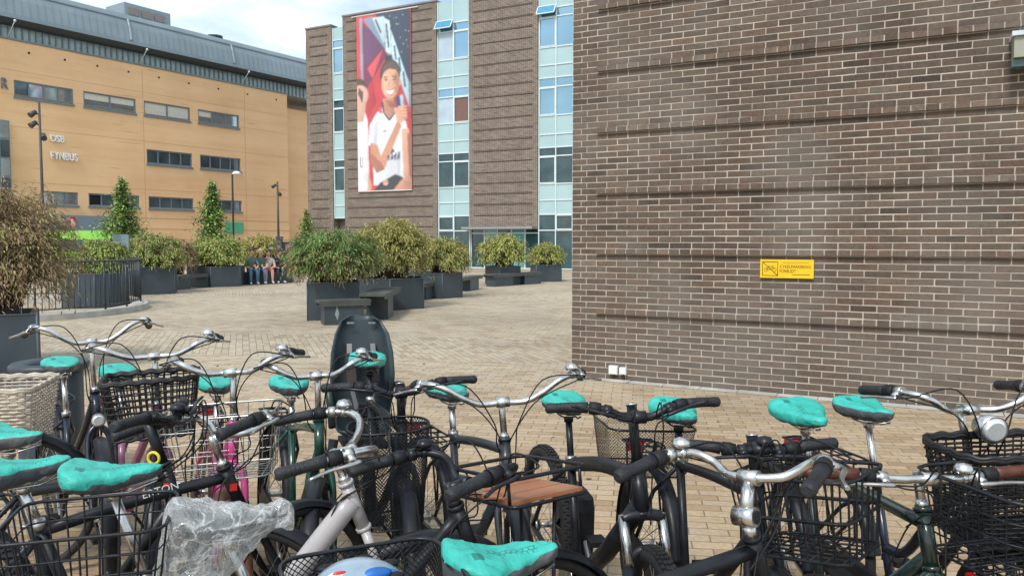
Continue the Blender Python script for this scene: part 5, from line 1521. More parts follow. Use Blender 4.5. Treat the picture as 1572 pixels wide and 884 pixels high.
    if chain:
        mb = MB(); P = [(-.46, .05), (-.30, .065), (0, .092), (.075, .06), (.09, 0), (.07, -.06), (0, -.09), (-.3, -.05), (-.46, -.045), (-.51, 0)]
        n = len(P); zc = lambda x: .29 + (R - .29) * max(0, -x / .455)
        for y in (-.056, -.072):
            vs = [Vector((x, y, zc(x) + z)) for x, z in P]; mb.add(vs, [tuple(range(n)) if y < -.06 else tuple(range(n))[::-1]])
        vs = [Vector((x, -.056, zc(x) + z)) for x, z in P] + [Vector((x, -.072, zc(x) + z)) for x, z in P]
        mb.add(vs, [(i, (i + 1) % n, n + (i + 1) % n, n + i) for i in range(n)])
        mb.build('chain_guard', blk, root)
    else:
        mb = MB(); mb.tube([(-.455, -.05, R + .045), (0, -.05, .37)], .004, 4); mb.tube([(-.455, -.05, R - .045), (0, -.05, .21)], .004, 4); mb.tube([(-.455, -.042, R), (-.455, -.056, R)], .048, 16); mb.build('chain', M['dsilver'], root)
    mb = MB(); mb.tube([(-.05, .035, .28), (-.10, .12, .15), (-.12, .20 + .3 * math.sin(-lean), .012)], .008, 6); mb.build('kickstand', blk, root)
    # ---- carrier
    if rack:
        rz = R * 2 + .045
        mb = MB(); rr = .005
        x0, x1 = -.24, -.66
        for y in (-.065, .065): mb.tube(catm([(x0 + .05, y * .3, rz - .03), (x0, y, rz), ((x0 + x1) / 2, y, rz), (x1, y, rz)], 3), rr, 6)
        mb.tube([(x1, -.065, rz), (x1 - .015, 0, rz), (x1, .065, rz)], rr, 6)
        for i in range(5): mb.tube([(x0 - .03 - i * .09, -.065, rz), (x0 - .03 - i * .09, .065, rz)], rr * .8, 5)
        for y in (-.02, .02): mb.tube([(x0 + .02, y, rz + .001), (x1, y, rz + .001)], rr * .7, 5)
        for s_ in (-1, 1):
            mb.tube([(-.50, s_ * .065, rz), (-.46, s_ * .072, R + .01)], rr, 6); mb.tube([(-.60, s_ * .065, rz), (-.47, s_ * .072, R + .02)], rr, 6)
        ro = mb.build('rear_rack', M[rackm], root)
        mb = MB(); mb.box((x1 - .02, 0, rz - .03), (.02, .08, .045)); mb.build('rear_light', M['red'], root)
    if light:
        lc = Hb + Vector((.085, 0, .03))
        mb = MB(); mb.tube([lc + Vector((-.045, 0, 0)), lc + Vector((-.02, 0, 0)), lc + Vector((.02, 0, -.002))], [.012, .026, .031], 14); mb.tube([lc + Vector((-.03, 0, -.01)), Hb + Vector((.01, 0, -.02))], .005, 5)
        lo_ = mb.build('headlight', M['mblack'] if barmat != 'silver' else M['dsilver'], root, ST)
        mb = MB(); mb.tube([lc + Vector((.0205, 0, -.002)), lc + Vector((.027, 0, -.002))], [.029, .020], 14); mb.build('lens', M['clear'], lo_, ST)
    ctx = O(); ctx.root = root; ctx.ST = ST; ctx.C = C; ctx.Hb = Hb; ctx.Ht = Ht; ctx.xs = xs; ctx.hs = hs; ctx.RA = RA; ctx.FA = FA; ctx.aux = aux; ctx.Mw = Mw; ctx.R = R; ctx.frame = fr; ctx.BB = BB; ctx.St = St; ctx.bar = ho; ctx.Sp = Sp
    if cover:
        saddle_cover(Mw @ Matrix.Translation((xs, 0, hs + .003)), covlabel, seed, covgrey, L=coverL, wk=wk, sag=covsag, logo=logo)
    return ctx

# ---------------------------------------------------------------- baskets
def rrect(cx, cy, z, lx, ly, r=.05, n=4):
    P = []
    for qx, qy, a0 in ((1, 1, 0), (-1, 1, 90), (-1, -1, 180), (1, -1, 270)):
        for k in range(n + 1):
            a = R_(a0 + 90 * k / n); P.append(Vector((cx + qx * (lx / 2 - r) + r * math.cos(a), cy + qy * (ly / 2 - r) + r * math.sin(a), z)))
    return P
def resample(P, n):
    P = P + [P[0]]; L = [0]
    for a, b_ in zip(P[:-1], P[1:]): L.append(L[-1] + (b_ - a).length)
    out = []; j = 0
    for i in range(n):
        d = L[-1] * i / n
        while L[j + 1] < d: j += 1
        out.append(P[j].lerp(P[j + 1], (d - L[j]) / max(1e-9, L[j + 1] - L[j])))
    return out
def loft(c, lx, ly, h, taper, r=.05):
    """ring at height fraction t (0 bottom .. 1 top)"""
    def ring(t, n):
        k = 1 - taper * (1 - t)
        return resample(rrect(c[0], c[1], c[2] + h * t, lx * k, ly * k, r * k), n)
    return ring
def wire_basket(ctx, c, lx, ly, h, steered=True, matn='black', taper=.15, nv=34, nh=3, rr=.0022, rim=.0045, name='wire_basket', bottom=7, midrim=None, label=None, rad=.04):
    ring = loft(c, lx, ly, h, taper, rad); mb = MB()
    mb.tube(ring(1, 40), rim, 6, closed=True); mb.tube(ring(0, 40), rim * .8, 6, closed=True)
    for k in range(nh): mb.tube(ring((k + 1) / (nh + 1), 36), rr if not (midrim and k == nh // 2) else rim, 4, closed=True)
    A = ring(0, nv); B = ring(1, nv)
    for a, b_ in zip(A, B): mb.tube([a, b_], rr, 4, cap=False)
    k = 1 - taper
    for i in range(bottom):
        y = c[1] - ly * k / 2 + ly * k * (i + .5) / bottom; mb.tube([(c[0] - lx * k / 2, y, c[2] + .001), (c[0] + lx * k / 2, y, c[2] + .001)], rr, 4)
        x = c[0] - lx * k / 2 + lx * k * (i + .5) / bottom; mb.tube([(x, c[1] - ly * k / 2, c[2] - .002), (x, c[1] + ly * k / 2, c[2] - .002)], rr, 4)
    o = mb.build(name, M[matn], ctx.root, ctx.ST if steered else None)
    if label: o['label'] = label
    return o
def mesh_basket(ctx, c, lx, ly, h, steered=True, taper=.22, cell=.017, rr=.0011, name='mesh_basket', rad=.11, emblem=False, rimz=0.0):
    """expanded-metal basket: crossing diagonal wires"""
    ring = loft(c, lx, ly, h, taper, rad); mb = MB()
    n = int(2 * (lx + ly) * .82 / cell); nv = max(3, int(h / cell)); rows = [ring(i / nv, n) for i in range(nv + 1)]
    for i in range(n):
        for s_ in (1, -1):
            P = [rows[j][(i + s_ * j) % n] for j in range(nv + 1)]
            for a, b_ in zip(P[:-1], P[1:]): mb.tube([a, b_], rr, 3, cap=False)
    # bottom mesh
    k = 1 - taper
    m_ = int(lx * k / cell); 
    for i in range(1, m_): x = c[0] - lx * k / 2 + lx * k * i / m_; mb.tube([(x, c[1] - ly * k * .46, c[2]), (x, c[1] + ly * k * .46, c[2])], rr, 3, cap=False)
    m_ = int(ly * k / cell)
    for i in range(1, m_): y = c[1] - ly * k / 2 + ly * k * i / m_; mb.tube([(c[0] - lx * k * .46, y, c[2]), (c[0] + lx * k * .46, y, c[2])], rr, 3, cap=False)
    mb.tube(ring(1, 48), .0048, 6, closed=True); mb.tube(ring(0, 40), .004, 6, closed=True)
    if emblem:
        k2 = 1 - taper * .45; x = c[0] + emblem * (lx * k2 / 2 + .004); rE = .052; zc = c[2] + h * .5
        mb.tube([(x, c[1] + rE * math.cos(a * PI / 12), zc + rE * math.sin(a * PI / 12)) for a in range(24)], .0035, 5, closed=True)
        for a in (90, 225, 315): mb.tube([(x, c[1], zc), (x, c[1] + rE * math.cos(R_(a)), zc + rE * math.sin(R_(a)))], .0035, 5)
        mb.tube([(x, c[1], zc), (x, c[1], zc - rE)], .0035, 5)
    return mb.build(name, M['black'], ctx.root, ctx.ST if steered else None)
def wicker_basket(ctx, c, lx, ly, h, matn, steered=True, taper=.18, rows=17, name='wicker_basket', rad=.07, rs=.0042, dip=0.0):
    ring = loft(c, lx, ly, h, taper, rad); mb = MB(); n = 92
    for j in range(rows + 1):
        t = (j + .4) / (rows + 1); R0 = ring(t, n); cen = Vector((c[0], c[1], c[2] + h * t)); P = []
        for i, p in enumerate(R0):
            s_ = math.sin(PI * i / 2 + PI * (j % 2)) * .0042; P.append(p + (p - cen).normalized() * s_ + Vector((0, 0, U(-.0012, .0012) - dip * (p.x < c[0]) * 0)))
        mb.tube(P, rs, 5, closed=True)
    for i in range(46):
        a = ring(0, 46)[i]; b_ = ring(1, 46)[i]; mb.tube([a, b_], .0032, 4, cap=False)
    for tt, r_ in ((1.0, .0095), (1.03, .008), (0, .007)):
        P = []
        for i, p in enumerate(ring(tt, 120)): P.append(p + Vector((0, 0, math.sin(i * 1.1) * .003)))
        mb.tube(P, r_, 6, closed=True)
    P = rrect(c[0], c[1], c[2] + .003, lx * (1 - taper), ly * (1 - taper), .05); mb.add(P, [tuple(range(len(P)))])
    return mb.build(name, M[matn], ctx.root, ctx.ST if steered else None)

# ================================================================= THE FAR ROW (facing the camera)
f1 = bicycle('navy step-through bicycle with a wide silver handlebar beside the litter bin', (98, 562), (142, 524), .92, 1.12, 'navy', 'lowstep', 'cruiser', seed=11, steer=R_(-10), lean=R_(-2), barw=.76, cover=1, covlabel='teal saddle cover beside the litter bin on the navy bicycle', covgrey=.3, rackm='black', bell=False)
f2 = bicycle('mauve step-through bicycle with a black wire basket', (186, 574), (243, 548), .92, 1.10, 'mauve', 'loop', 'city', seed=12, barw=.9, steer=R_(-18), lean=R_(-4), cover=1, covlabel='teal saddle cover left of the black basket on the mauve bicycle', covgrey=.0, light=False)
wicker_basket(f2, (f2.C.x + .19, 0, f2.C.z - .29), .27, .36, .23, 'bwicker', rows=8, rad=.04, rs=.0036, name='plastic_basket')
f3 = bicycle('bright pink bicycle with a silver wire basket', (335, 592), (358, 571), .92, 1.08, 'pink', 'loop', 'city', seed=13, barw=.82, steer=R_(-20), lean=R_(-4), cover=1, covlabel='teal and grey saddle cover behind the pink bicycle handlebar', covgrey=.2, gripm='grip', tyre='gum', light=False, fender=None, tr=.015, tw=.023)
wire_basket(f3, (f3.C.x + .19, 0, f3.C.z - .34), .28, .42, .23, matn='dsilver', nv=22, nh=4, rr=.0018, rim=.004)
f4 = bicycle('dark green bicycle with a thin frame between the pink one and the child seat', (449, 594), (490, 576), .92, 1.06, 'green', 'diamond', 'city', seed=14, barw=.74, steer=R_(-20), lean=R_(-4), cover=1, covlabel='teal-topped black saddle cover on the dark green bicycle', covgrey=.3, light=False)
f5 = bicycle('black bicycle carrying a child seat and a tall mesh basket', (567, 556), (620, 603), 1.01, 1.0, 'black', 'diamond', 'riser', 'black', seed=15, stem='ahead', postm='black', steer=R_(-10), lean=R_(-2), cover=1, covlabel='bright teal saddle cover in front of the black child seat', covgrey=.0, dmax=.9, rack=True, bell=False, light=False, barw=.92)
f6 = bicycle('slate grey bicycle with brown grips and a silver swept handlebar', (694, 602), (778, 616), .96, 1.02, 'slate', 'diamond', 'cruiser', seed=16, gripm='brown', steer=R_(-20), lean=R_(-4), cover=1, covlabel='small teal saddle cover beside the brown grip of the slate grey bicycle', covgrey=.25, barw=.92, light=True)
f7 = bicycle('black mountain bicycle with knobby tyres and suspension fork', (873, 622), (983, 640), .93, 1.04, 'black', 'mtb', 'riser', 'black', stem='ahead', postm='black', seed=17, chain=False, rack=False, knobby=True, tw=.027, fender=None, tr=.0175, steer=R_(-8), lean=R_(-2), cover=1, covlabel='teal saddle cover with a thick black edge on the mountain bicycle', covgrey=.15, barw=.86, dmax=.8, light=False, bell=False)
f8 = bicycle('black bicycle with a mesh rear basket behind the mountain bicycle', (1042, 634), (1172, 690), .95, .99, 'black', 'diamond', 'flat', 'black', stem='ahead', postm='black', seed=18, steer=R_(-10), lean=R_(-3), cover=1, covlabel='crumpled teal saddle cover above the mesh rear basket', covgrey=.0, dmax=.85, barw=.74, light=False)
f9 = bicycle('bottle green bicycle with brown grips near the right side', (1235, 638), (1425, 735), .96, .97, 'dgreen', 'diamond', 'flat', 'silver', gripm='brown', seed=19, steer=R_(4), lean=R_(0), cover=1, covlabel='all teal saddle cover, left one of the two before the wall', covgrey=-.4, dmax=.86, wk=1.15, coverL=.28, light=False)
f10 = bicycle('dark bicycle with a black wicker basket and a bulbous silver headlamp', (1332, 630), (1490, 628), .95, 1.06, 'navy', 'lowstep', 'city', seed=20, steer=R_(-10), lean=R_(-2), cover=1, covlabel='half grey saddle cover, right one of the two before the wall', covgrey=.45, dmin=.5, dmax=.72, wk=1.1, light=False, barw=.80)

mesh_basket(f5, (f5.C.x + .19, -.06, f5.C.z - .44), .27, .30, .36, cell=.0135, rr=.0014)
mesh_basket(f8, (-.45, -.05, f8.R * 2 - .02), .32, .36, .19, steered=False, cell=.013, rr=.0008, emblem=1, taper=.16, rad=.05)
wicker_basket(f10, (f10.C.x + .19, 0, f10.C.z - .33), .28, .42, .26, 'bwicker', rows=18)
mb = MB(); c = f10.C + Vector((.09, 0, -.035)); mb.tube([c + Vector((-.06, 0, 0)), c + Vector((-.035, 0, 0)), c + Vector((0, 0, 0)), c + Vector((.03, 0, -.004))], [.012, .032, .042, .044], 18)
lo_ = mb.build('headlight', M['silver'], f10.root, f10.ST); mb = MB(); mb.tube([c + Vector((.0305, 0, -.004)), c + Vector((.040, 0, -.005))], [.041, .028], 18); mb.build('lens', M['clear'], lo_, f10.ST)

mb = MB(); rings = []
for z, k in ((.20, .80), (.215, .95), (.30, 1.0), (.45, .98), (.50, .90), (.525, .6)): rings.append([p for p in resample(rrect(-.43, .12, z, .30 * k, .12 * k, .04 * k), 28)])
for i in range(len(rings) - 1):
    for k in range(28): mb.add([rings[i][k], rings[i][(k + 1) % 28], rings[i + 1][(k + 1) % 28], rings[i + 1][k]], [(0, 1, 2, 3)], 0, True)
mb.add(rings[-1], [tuple(range(28))]); mb.add(rings[0], [tuple(range(28))[::-1]])
mb.build('pannier_bag', mat('pannier_cloth', (.018, .017, .022), .8, var=.4, bump=.5, bscale=30), f7.root)
# child seat on the rear of f5
def child_seat(ctx):
    x0, z0 = ctx.xs - .20, ctx.hs - .185
    prof = [(.20, -.20, .13), (.10, -.215, .150), (.03, -.20, .160), (-.015, -.14, .165), (-.035, -.02, .175), (-.055, .10, .185), (-.080, .22, .178), (-.100, .32, .155), (-.115, .385, .118), (-.122, .41, .07)]
    vs = []; fs = []; n = 15
    P = []
    for x, z, w in prof: P.append((x, z * .94, w * .88))
    for side in (0, 1):
        for i, (x, z, w) in enumerate(P):
            for k in range(n):
                s_ = -1 + 2 * k / (n - 1)
                wing = (abs(s_) ** 3) * (.085 if 2 < i < 8 else .055)
                nx, nz = (1, 0) if i > 3 else (.3, 1)
                y = w * s_
                th = -.012 if side else 0
                vs.append(Vector((x0 + x + (wing + th) * nx, y * (1.0 if not side else 1.02), z0 + z + (wing * .8 + th) * nz)))
    m_ = len(P) * n
    for i in range(len(P) - 1):
        for k in range(n - 1):
            a = i * n + k
            fs.append((a, a + 1, a + n + 1, a + n)); fs.append((m_ + a, m_ + a + n, m_ + a + n + 1, m_ + a + 1))
    bnd = [k for k in range(n)] + [i * n + n - 1 for i in range(1, len(P))] + [(len(P) - 1) * n + k for k in range(n - 2, -1, -1)] + [i * n for i in range(len(P) - 2, 0, -1)]
    for a, b_ in zip(bnd, bnd[1:] + bnd[:1]): fs.append((b_, a, m_ + a, m_ + b_))
    mb = MB(); mb.add(vs, fs, 0, True)
    cs = mb.build('child_seat', M['seatshell'], ctx.root)
    mb = MB()
    for s_ in (-1, 1): 
        mb.box((x0 - .082 + .014, s_ * .055, z0 + .352), (.006, .036, .010))
    mb.build('belt_slot', M['strap'], cs)
    mb = MB()
    for s_ in (-1, 1):
        Q = catm([(x0 - .058, s_ * .060, z0 + .245), (x0 - .020, s_ * .062, z0 + .15), (x0 + .02, s_ * .058, z0 + .05), (x0 + .06, s_ * .03, z0 - .08), (x0 + .09, s_ * .01, z0 - .17)], 4)
        for a, b_ in zip(Q[:-1], Q[1:]):
            dd = (b_ - a); rot = dd.to_track_quat('X', 'Z').to_matrix(); mb.box((a + b_) / 2, (dd.length * 1.05, .026, .003), rot=rot)
    mb.build('harness_strap', M['strap'], cs)
    mb = MB()
    for s_ in (-1, 1):
        a, b_ = Vector((x0 - .030, s_ * .062, z0 + .20)), Vector((x0 + .022, s_ * .058, z0 + .06)); dd = b_ - a
        mb.box((a + b_) / 2 + Vector((.012, 0, 0)), (dd.length, .048, .014), rot=dd.to_track_quat('X', 'Z').to_matrix())
    mb.build('shoulder_pad', mat('pad_brown', (.045, .032, .028), .75), cs)
    mb = MB(); mb.box((x0 + .065, 0, z0 - .08), (.02, .05, .06)); mb.box((x0 + .03, .05, z0 + .02), (.012, .04, .03)); mb.build('buckle', M['mblack'], cs)
    for s_ in (-1, 1):
        mb = MB()
        mb.tube(catm([(x0 - .03, s_ * .17, z0 + .03), (x0 + .10, s_ * .185, z0 + .05), (x0 + .16, s_ * .18, z0 - .02), (x0 + .14, s_ * .165, z0 - .14)], 5), .018, 8)
        mb.tube([(x0 + .10, s_ * .15, z0 - .21), (x0 + .14, s_ * .19, z0 - .45)], [.025, .018], 8)
        mb.box((x0 + .17, s_ * .19, z0 - .48), (.18, .08, .02))
        mb.build('leg_guard', M['seatshell'], cs)
    mb = MB(); mb.box((x0 + .08, 0, z0 - .235), (.24, .22, .02)); mb.tube([(x0 + .1, -.05, z0 - .25), (x0 + .2, -.02, z0 - .32)], .01, 6); mb.tube([(x0 + .1, .05, z0 - .25), (x0 + .2, .02, z0 - .32)], .01, 6); mb.build('seat_bracket', M['mblack'], cs)
child_seat(f5)
# yellow strip lamp / pump behind f4

# ================================================================= THE NEAR ROW (facing right)
n0 = bicycle('bicycle with a big pale wicker basket at the left edge', (0, 0), (0, 0), .93, 1.02, 'dgreen', 'lowstep', 'city', seed=21, pose=((-3.18, 3.42, .93), (.97, .25, 0), .62), cover=None, bell=False)
wicker_basket(n0, (n0.C.x + .22, 0, n0.C.z - .36), .34, .44, .27, 'wicker', rows=15, rs=.0062, rad=.06)
n1 = bicycle('black bicycle with a yellow-ringed headset at the left', (8, 672), (258, 648), .95, 1.02, 'black', 'diamond', 'riser', 'black', stem='ahead', postm='silver', seed=22, steer=R_(12), cover=1, covlabel='small teal and grey saddle cover at the left edge under the pale wicker basket', covgrey=.45, dmax=.72, barw=.85, light=False)
n2 = bicycle('black bicycle with white lettering on its top tube', (28, 722), (352, 668), .955, .98, 'black', 'diamond', 'city', seed=23, steer=R_(26), cover=1, covlabel='teal over grey saddle cover at the left edge, lower of the two there', covgrey=.5, dmax=.74, barw=.9, light=False)
n3 = bicycle('pale grey bicycle with a thick single-tube frame', (168, 730), (540, 690), .96, .98, 'greyf', 'single', 'city', seed=24, steer=R_(0), cover=1, covlabel='long smooth teal saddle cover over the rear wire basket, on the pale grey bicycle', covgrey=.12, dmax=.74, rack=False, light=False, forkm='greyf')
n4 = bicycle('black bicycle with a wooden front tray and a plastic-wrapped saddle', (345, 800), (718, 742), .90, .94, 'black', 'lowstep', 'city', 'black', seed=25, steer=R_(22), dmax=.74, light=False, barw=.85, bell=True)
wire_basket(n4, (-.50, 0, n4.R * 2 + .055), .36, .30, .20, steered=False, nv=30, nh=3, rr=.0024, rim=.0045)
n5 = bicycle('black bicycle with a silver adjustable stem and black front basket', (768, 862), (1165, 736), .93, 1.02, 'black', 'diamond', 'north', seed=26, stem='adjust', steer=R_(25), cover=1, covlabel='large teal saddle cover over grey at the bottom centre, closest to the helmet', covgrey=.35, dmax=.80, light=False, barw=.8, covsag=.8)
mesh_basket(n5, (-.47, 0, n5.R * 2 + .095), .33, .27, .17, steered=False, cell=.013, rr=.0013, taper=.10, rad=.05)
wire_basket(n5, (n5.C.x + .32, 0, n5.C.z - .25), .29, .34, .21, nv=28, nh=1, rr=.003, rim=.0055, midrim=True)
n6 = bicycle('black bicycle at the right edge with a wire basket over its rear wheel', (0, 0), (0, 0), .93, 1.03, 'black', 'diamond', 'city', seed=27, pose=((1.68, 2.10, .93), (.95, .25, 0), .62), cover=None, light=False)
wire_basket(n6, (-.54, 0, n6.R * 2 + .07), .42, .34, .22, steered=False, nv=34, nh=3, rr=.0028, rim=.0055)

# wooden tray on n4
def tray(ctx):
    c = ctx.C + Vector((.20, .02, -.065)); lx, ly, h = .27, .31, .075
    mb = MB()
    for z in (0, h): mb.tube([p for p in rrect(c.x, c.y, c.z + z, lx, ly, .03, 3)], .0058, 8, closed=True)
    for sx_ in (-1, 1):
        for sy_ in (-1, 1): mb.tube([(c.x + sx_ * (lx / 2 - .006), c.y + sy_ * (ly / 2 - .03), c.z), (c.x + sx_ * (lx / 2 - .006), c.y + sy_ * (ly / 2 - .03), c.z + h)], .0052, 6)
    for y in (-.06, .06): mb.tube([(c.x - lx / 2, y, c.z - .004), (c.x + lx / 2, y, c.z - .004)], .005, 6)
    for s_ in (-1, 1): mb.tube([(c.x + .05, s_ * .08, c.z - .005), (ctx.FA.x, s_ * .062, ctx.FA.z + .01)], .006, 6)
    to = mb.build('front_tray', M['black'], ctx.root, ctx.ST)
    for k in range(3):
        mb = MB(); w = (ly - .03) / 3; mb.box((c.x, c.y - ly / 2 + .015 + w * (k + .5), c.z + .008), (lx - .02, w - .006, .011)); mb.build('wooden_board', M['wood'], to, ctx.ST)
tray(n4)

# lettering on top tube of n2, red marks on head tubes
def tube_text(ctx, s_, a, b_, size, r, side=-1, mm='white'):
    me = text_mesh(s_, size, .0006); d = (b_ - a).normalized(); upv = Vector((0, 0, 1)); upv = (upv - d * upv.dot(d)).normalized()
    xs_ = [v.co.x for v in me.vertices]; w = max(xs_) - min(xs_)
    m0 = a.lerp(b_, .5) - d * w / 2 + Vector((0, side * (r + .001), 0)) - upv * size * .33
    for v in me.vertices: c = v.co.copy(); v.co = m0 + d * (c.x - min(xs_)) + upv * c.y + Vector((0, side * c.z, 0))
    me.materials.clear(); me.materials.append(M[mm]); o = bpy.data.objects.new('frame_lettering', me); COL.objects.link(o); o.parent = ctx.frame
tube_text(n2, 'ERTON', n2.St.lerp(n2.Ht, .25), n2.Ht, .032, .0190)
tube_text(n2, 'OPC', n2.BB, n2.Hb, .055, .0215)
for cx_ in (n1, n2):
    mb = MB(); p = cx_.Ht.lerp(cx_.Hb, .45); mb.box(p + Vector((0, -.0215, 0)), (.022, .004, .022)); mb.build('red_badge', M['red'], cx_.frame)
mb = MB(); p = n1.Ht + n1.aux * .035 + Vector((0, 0, 0))
mb.tube([p + Vector((-.01 + .019 * math.cos(a * PI / 8), -.022, .019 * math.sin(a * PI / 8))) for a in range(16)], .005, 6, closed=True); mb.build('yellow_ring', M['yellow'], n1.bar, None)

# clear plastic bag over the saddle of n4
def plastic_material():
    m, N_, L_, b = nodes_of('clear_plastic_film')
    out = [x for x in N_ if x.type == 'OUTPUT_MATERIAL'][0]
    tr = N_.new('ShaderNodeBsdfTransparent'); tr.inputs[0].default_value = (.93, .95, .95, 1)
    b.inputs['Base Color'].default_value = (.75, .78, .79, 1); b.inputs['Roughness'].default_value = .16; b.inputs['Specular IOR Level'].default_value = .9; b.inputs['Coat Weight'].default_value = .6
    fz = N_.new('ShaderNodeLayerWeight'); fz.inputs['Blend'].default_value = .30
    tc_ = N_.new('ShaderNodeTexCoord'); nz = N_.new('ShaderNodeTexNoise'); nz.inputs['Scale'].default_value = 9; nz.inputs['Detail'].default_value = 2.5; nz.inputs['Distortion'].default_value = 1.2; L_.new(tc_.outputs['Object'], nz.inputs['Vector'])
    rr_ = ramp(N_, [(.36, (.20, .20, .20)), (.47, (.28, .28, .28)), (.50, (.8, .8, .8)), (.53, (.30, .30, .30)), (.60, (.18, .18, .18)), (.65, (.7, .7, .7)), (.72, (.25, .25, .25))]); L_.new(nz.outputs['Fac'], rr_.inputs['Fac'])  # whiter, denser noise streaks painted as highlights on the folds
    ad_ = N_.new('ShaderNodeMath'); ad_.operation = 'ADD'; ad_.use_clamp = True; L_.new(fz.outputs['Facing'], ad_.inputs[0]); L_.new(rr_.outputs['Color'], ad_.inputs[1])
    mul = N_.new('ShaderNodeMath'); mul.operation = 'MULTIPLY'; mul.inputs[1].default_value = .66; L_.new(ad_.outputs[0], mul.inputs[0])
    mx_ = N_.new('ShaderNodeMixShader'); L_.new(mul.outputs[0], mx_.inputs[0]); L_.new(tr.outputs[0], mx_.inputs[1]); L_.new(b.outputs[0], mx_.inputs[2]); L_.new(mx_.outputs[0], out.inputs['Surface'])
    bp = N_.new('ShaderNodeBump'); bp.inputs['Strength'].default_value = 1; bp.inputs['Distance'].default_value = .012
    n5_ = N_.new('ShaderNodeTexNoise'); n5_.inputs['Scale'].default_value = 35; n5_.inputs['Detail'].default_value = 5; n5_.inputs['Distortion'].default_value = 2; L_.new(tc_.outputs['Object'], n5_.inputs['Vector'])
    L_.new(n5_.outputs['Fac'], bp.inputs['Height']); L_.new(bp.outputs['Normal'], b.inputs['Normal'])
    return m
def bag(ctx):
    root = thing('plastic_bag', 'crumpled clear plastic bag wrapped over a saddle and hanging down', 'plastic bag', (0, 0, 0)); root.matrix_world = ctx.Mw @ Matrix.Translation((ctx.xs, 0, ctx.hs)) @ Matrix.Diagonal((.86, .9, 1, 1))
    nu, nr = 46, 60; vs = []; fs = []
    for i in range(nu + 1):
        u = i / nu; uu = .5 - .5 * math.cos(PI * u); w, hg = sadp(uu); endk = math.sqrt(max(0.0, 1 - ((uu - .5) / .5) ** 8)) * .95 + .05
        x = -.165 + .36 * uu; hang = .015 + .17 * max(0, 1 - uu * 1.35) ** .7
        for k in range(nr):
            a = 2 * PI * k / nr; cy, cz = math.cos(a), math.sin(a)
            y = (w + .016) * endk * math.copysign(abs(cy) ** .7, cy); z = (hg * .6 + .014) * cz * endk + sad_top(uu)
            if cz < 0: z = cz * (hg * .6 + hang) * (endk * .6 + .4); y *= 1 + .28 * abs(cz) * (1 - uu)
            p = Vector((x + (-.03 * abs(cz) if cz < 0 else 0) * (1 - uu), y, z)); q = p * 17
            rdg = 1 - abs(noise.noise(q + Vector((3, 5, 1)))) * 2.6
            d = noise.noise(q * .7) * .022 + rdg * .012 + (1 - abs(noise.noise(q * 2.4)) * 3) * .005
            p += Vector((.3 * noise.noise(q * 1.3), cy, cz)) * d * (1 if cz < .4 else .55)
            vs.append(p)
    for i in range(nu):
        for k in range(nr): k2 = (k + 1) % nr; fs.append((i * nr + k, (i + 1) * nr + k, (i + 1) * nr + k2, i * nr + k2))
    fs.append(tuple(range(nr))[::-1]); fs.append(tuple(nu * nr + k for k in range(nr)))
    mb = MB(); mb.add(vs, fs[:-2], 0, True); mb.build('plastic_film', plastic_material(), root)
bag(n4)

# helmet in the rear basket of n5
hp = n5.Mw @ Vector((-.50, .02, n5.R * 2 + .222))
HS = .76
hl = thing('bicycle_helmet', 'pale blue and white bicycle helmet lying in the rear mesh basket', 'helmet', hp, R_(25)); hl.scale = (HS, HS, HS)
mb = MB(); vs = []; fs = []; nu, nr = 14, 28
for i in range(nu + 1):
    t = i / nu * PI * .56
    for k in range(nr):
        a = 2 * PI * k / nr; r_ = math.sin(t)
        rib = .006 * math.cos(a * 6) * r_
        vs.append(Vector(((.135 + rib) * r_ * math.cos(a), (.10 + rib) * r_ * math.sin(a), .105 * math.cos(t) - .02)))
for i in range(nu):
    for k in range(nr): fs.append((i * nr + k, (i + 1) * nr + k, (i + 1) * nr + (k + 1) % nr, i * nr + (k + 1) % nr))
mb.add(vs, fs, 0, True)
mb.build('helmet_shell', mat('helmet_pale', (.20, .29, .38), .3, coat=.5, col2=(.34, .42, .50), scale=6), hl)
mb = MB()
for (a, u_, l) in ((.3, .55, .07), (-.6, .6, .07), (1.2, .5, .06), (2.2, .55, .06), (-1.6, .55, .06), (3.4, .6, .06)):
    p = Vector((.131 * math.sin(u_ * 1.6) * math.cos(a), .097 * math.sin(u_ * 1.6) * math.sin(a), .105 * math.cos(u_ * 1.6) - .016)); nn = Vector((p.x / .018, p.y / .010, (p.z + .02) / .011)).normalized()
    mb = MB(); mb.ball(p, .03, 8, 0, 1, .5, .35); mb.build('vent', M['mblack'], hl)
mb = MB(); mb.ball(Vector((.04, -.045, .058)), .034, 10, 0, 1.3, .55, .5); mb.ball(Vector((.075, -.03, .045)), .026, 10, 0, 1.2, .8, .5); mb.build('blue_patch', mat('helmet_blue', (.010, .12, .42), .5, var=.3, scale=20), hl)
mb = MB(); mb.ball(Vector((-.045, -.03, .064)), .026, 10, 0, 1.4, .6, .40); mb.build('pale_badge', M['white'], hl)
mb = MB(); mb.ball(Vector((-.047, -.034, .0725)), .012, 10, 0, 1.6, .6, .4); mb.build('red_dot', M['red'], hl)
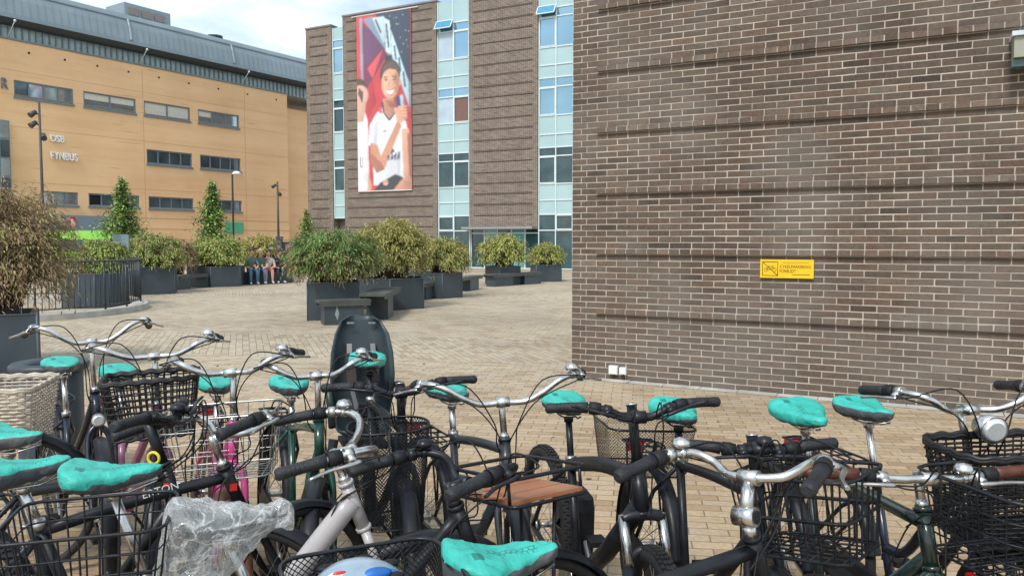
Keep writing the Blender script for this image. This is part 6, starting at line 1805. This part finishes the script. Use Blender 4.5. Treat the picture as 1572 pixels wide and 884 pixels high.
# silver bell-like cap on the basket rim corner of n5
# ================================================================= LIGHT, SKY, CAMERA
SUN_DIR = Vector((-.35, -.70, .95)).normalized()      # towards the sun
el = math.asin(SUN_DIR.z); az = math.atan2(SUN_DIR.x, SUN_DIR.y)
w = bpy.data.worlds.new('World'); sc.world = w; w.use_nodes = True
N = w.node_tree.nodes; L = w.node_tree.links; bg = N['Background']
sky = N.new('ShaderNodeTexSky'); sky.sky_type = 'NISHITA'; sky.sun_disc = False; sky.sun_elevation = el; sky.sun_rotation = az
sky.air_density = 1.0; sky.dust_density = 1.5; sky.ozone_density = 1.2
tc = N.new('ShaderNodeTexCoord')
sx = N.new('ShaderNodeSeparateXYZ'); L.new(tc.outputs['Generated'], sx.inputs[0])
mx = N.new('ShaderNodeMath'); mx.operation = 'MAXIMUM'; mx.inputs[1].default_value = .06; L.new(sx.outputs['Z'], mx.inputs[0])
ad = N.new('ShaderNodeMath'); ad.operation = 'ADD'; ad.inputs[1].default_value = .16; L.new(mx.outputs[0], ad.inputs[0])
cb = N.new('ShaderNodeCombineXYZ'); L.new(ad.outputs[0], cb.inputs[0]); L.new(ad.outputs[0], cb.inputs[1]); cb.inputs[2].default_value = 1
dv = N.new('ShaderNodeVectorMath'); dv.operation = 'DIVIDE'; L.new(tc.outputs['Generated'], dv.inputs[0]); L.new(cb.outputs[0], dv.inputs[1])
n = N.new('ShaderNodeTexNoise'); n.inputs['Scale'].default_value = 1.25; n.inputs['Detail'].default_value = 9; n.inputs['Roughness'].default_value = .55; n.inputs['Distortion'].default_value = .3
L.new(dv.outputs[0], n.inputs['Vector'])
r = ramp(N, [(.36, (.10, .10, .10)), (.50, (.78, .78, .78)), (.60, (1, 1, 1))]); L.new(n.outputs['Fac'], r.inputs['Fac'])
n2 = N.new('ShaderNodeTexNoise'); n2.inputs['Scale'].default_value = 2.6; n2.inputs['Detail'].default_value = 8; of = N.new('ShaderNodeVectorMath'); of.operation = 'ADD'; of.inputs[1].default_value = (1.7, .4, .2); L.new(dv.outputs[0], of.inputs[0]); L.new(of.outputs[0], n2.inputs['Vector'])
cl = ramp(N, [(.38, (3.6, 4.5, 5.1)), (.52, (5.2, 5.9, 6.3)), (.64, (7.6, 7.9, 8.0))]); L.new(n2.outputs['Fac'], cl.inputs['Fac'])
c = mixc(N, L, sky.outputs[0], cl.outputs['Color'], r.outputs['Color'])
L.new(c, bg.inputs['Color']); bg.inputs['Strength'].default_value = .10
ld = bpy.data.lights.new('sun', 'SUN'); ld.energy = 1.5; ld.angle = R_(14); ld.color = (1, .96, .90)
lo = bpy.data.objects.new('sun', ld); COL.objects.link(lo); lo.rotation_euler = (-SUN_DIR).to_track_quat('-Z', 'Y').to_euler()
cd = bpy.data.cameras.new('camera'); cam = bpy.data.objects.new('camera', cd); COL.objects.link(cam)
cam.location = (0, 0, HCAM); cam.rotation_euler = (PI / 2 - PITCH, 0, 0)
cd.sensor_width = 36; cd.lens = 36 * FPX / 1572; cd.clip_end = 2000; cd.clip_start = .05
sc.camera = cam
sc.view_settings.view_transform = 'Standard'; sc.view_settings.look = 'None'; sc.view_settings.exposure = EXPO; sc.view_settings.gamma = 1
sc.view_settings.use_curve_mapping = False
sc.cycles.max_bounces = 8; sc.cycles.transparent_max_bounces = 12
sc.cycles.use_denoising = True
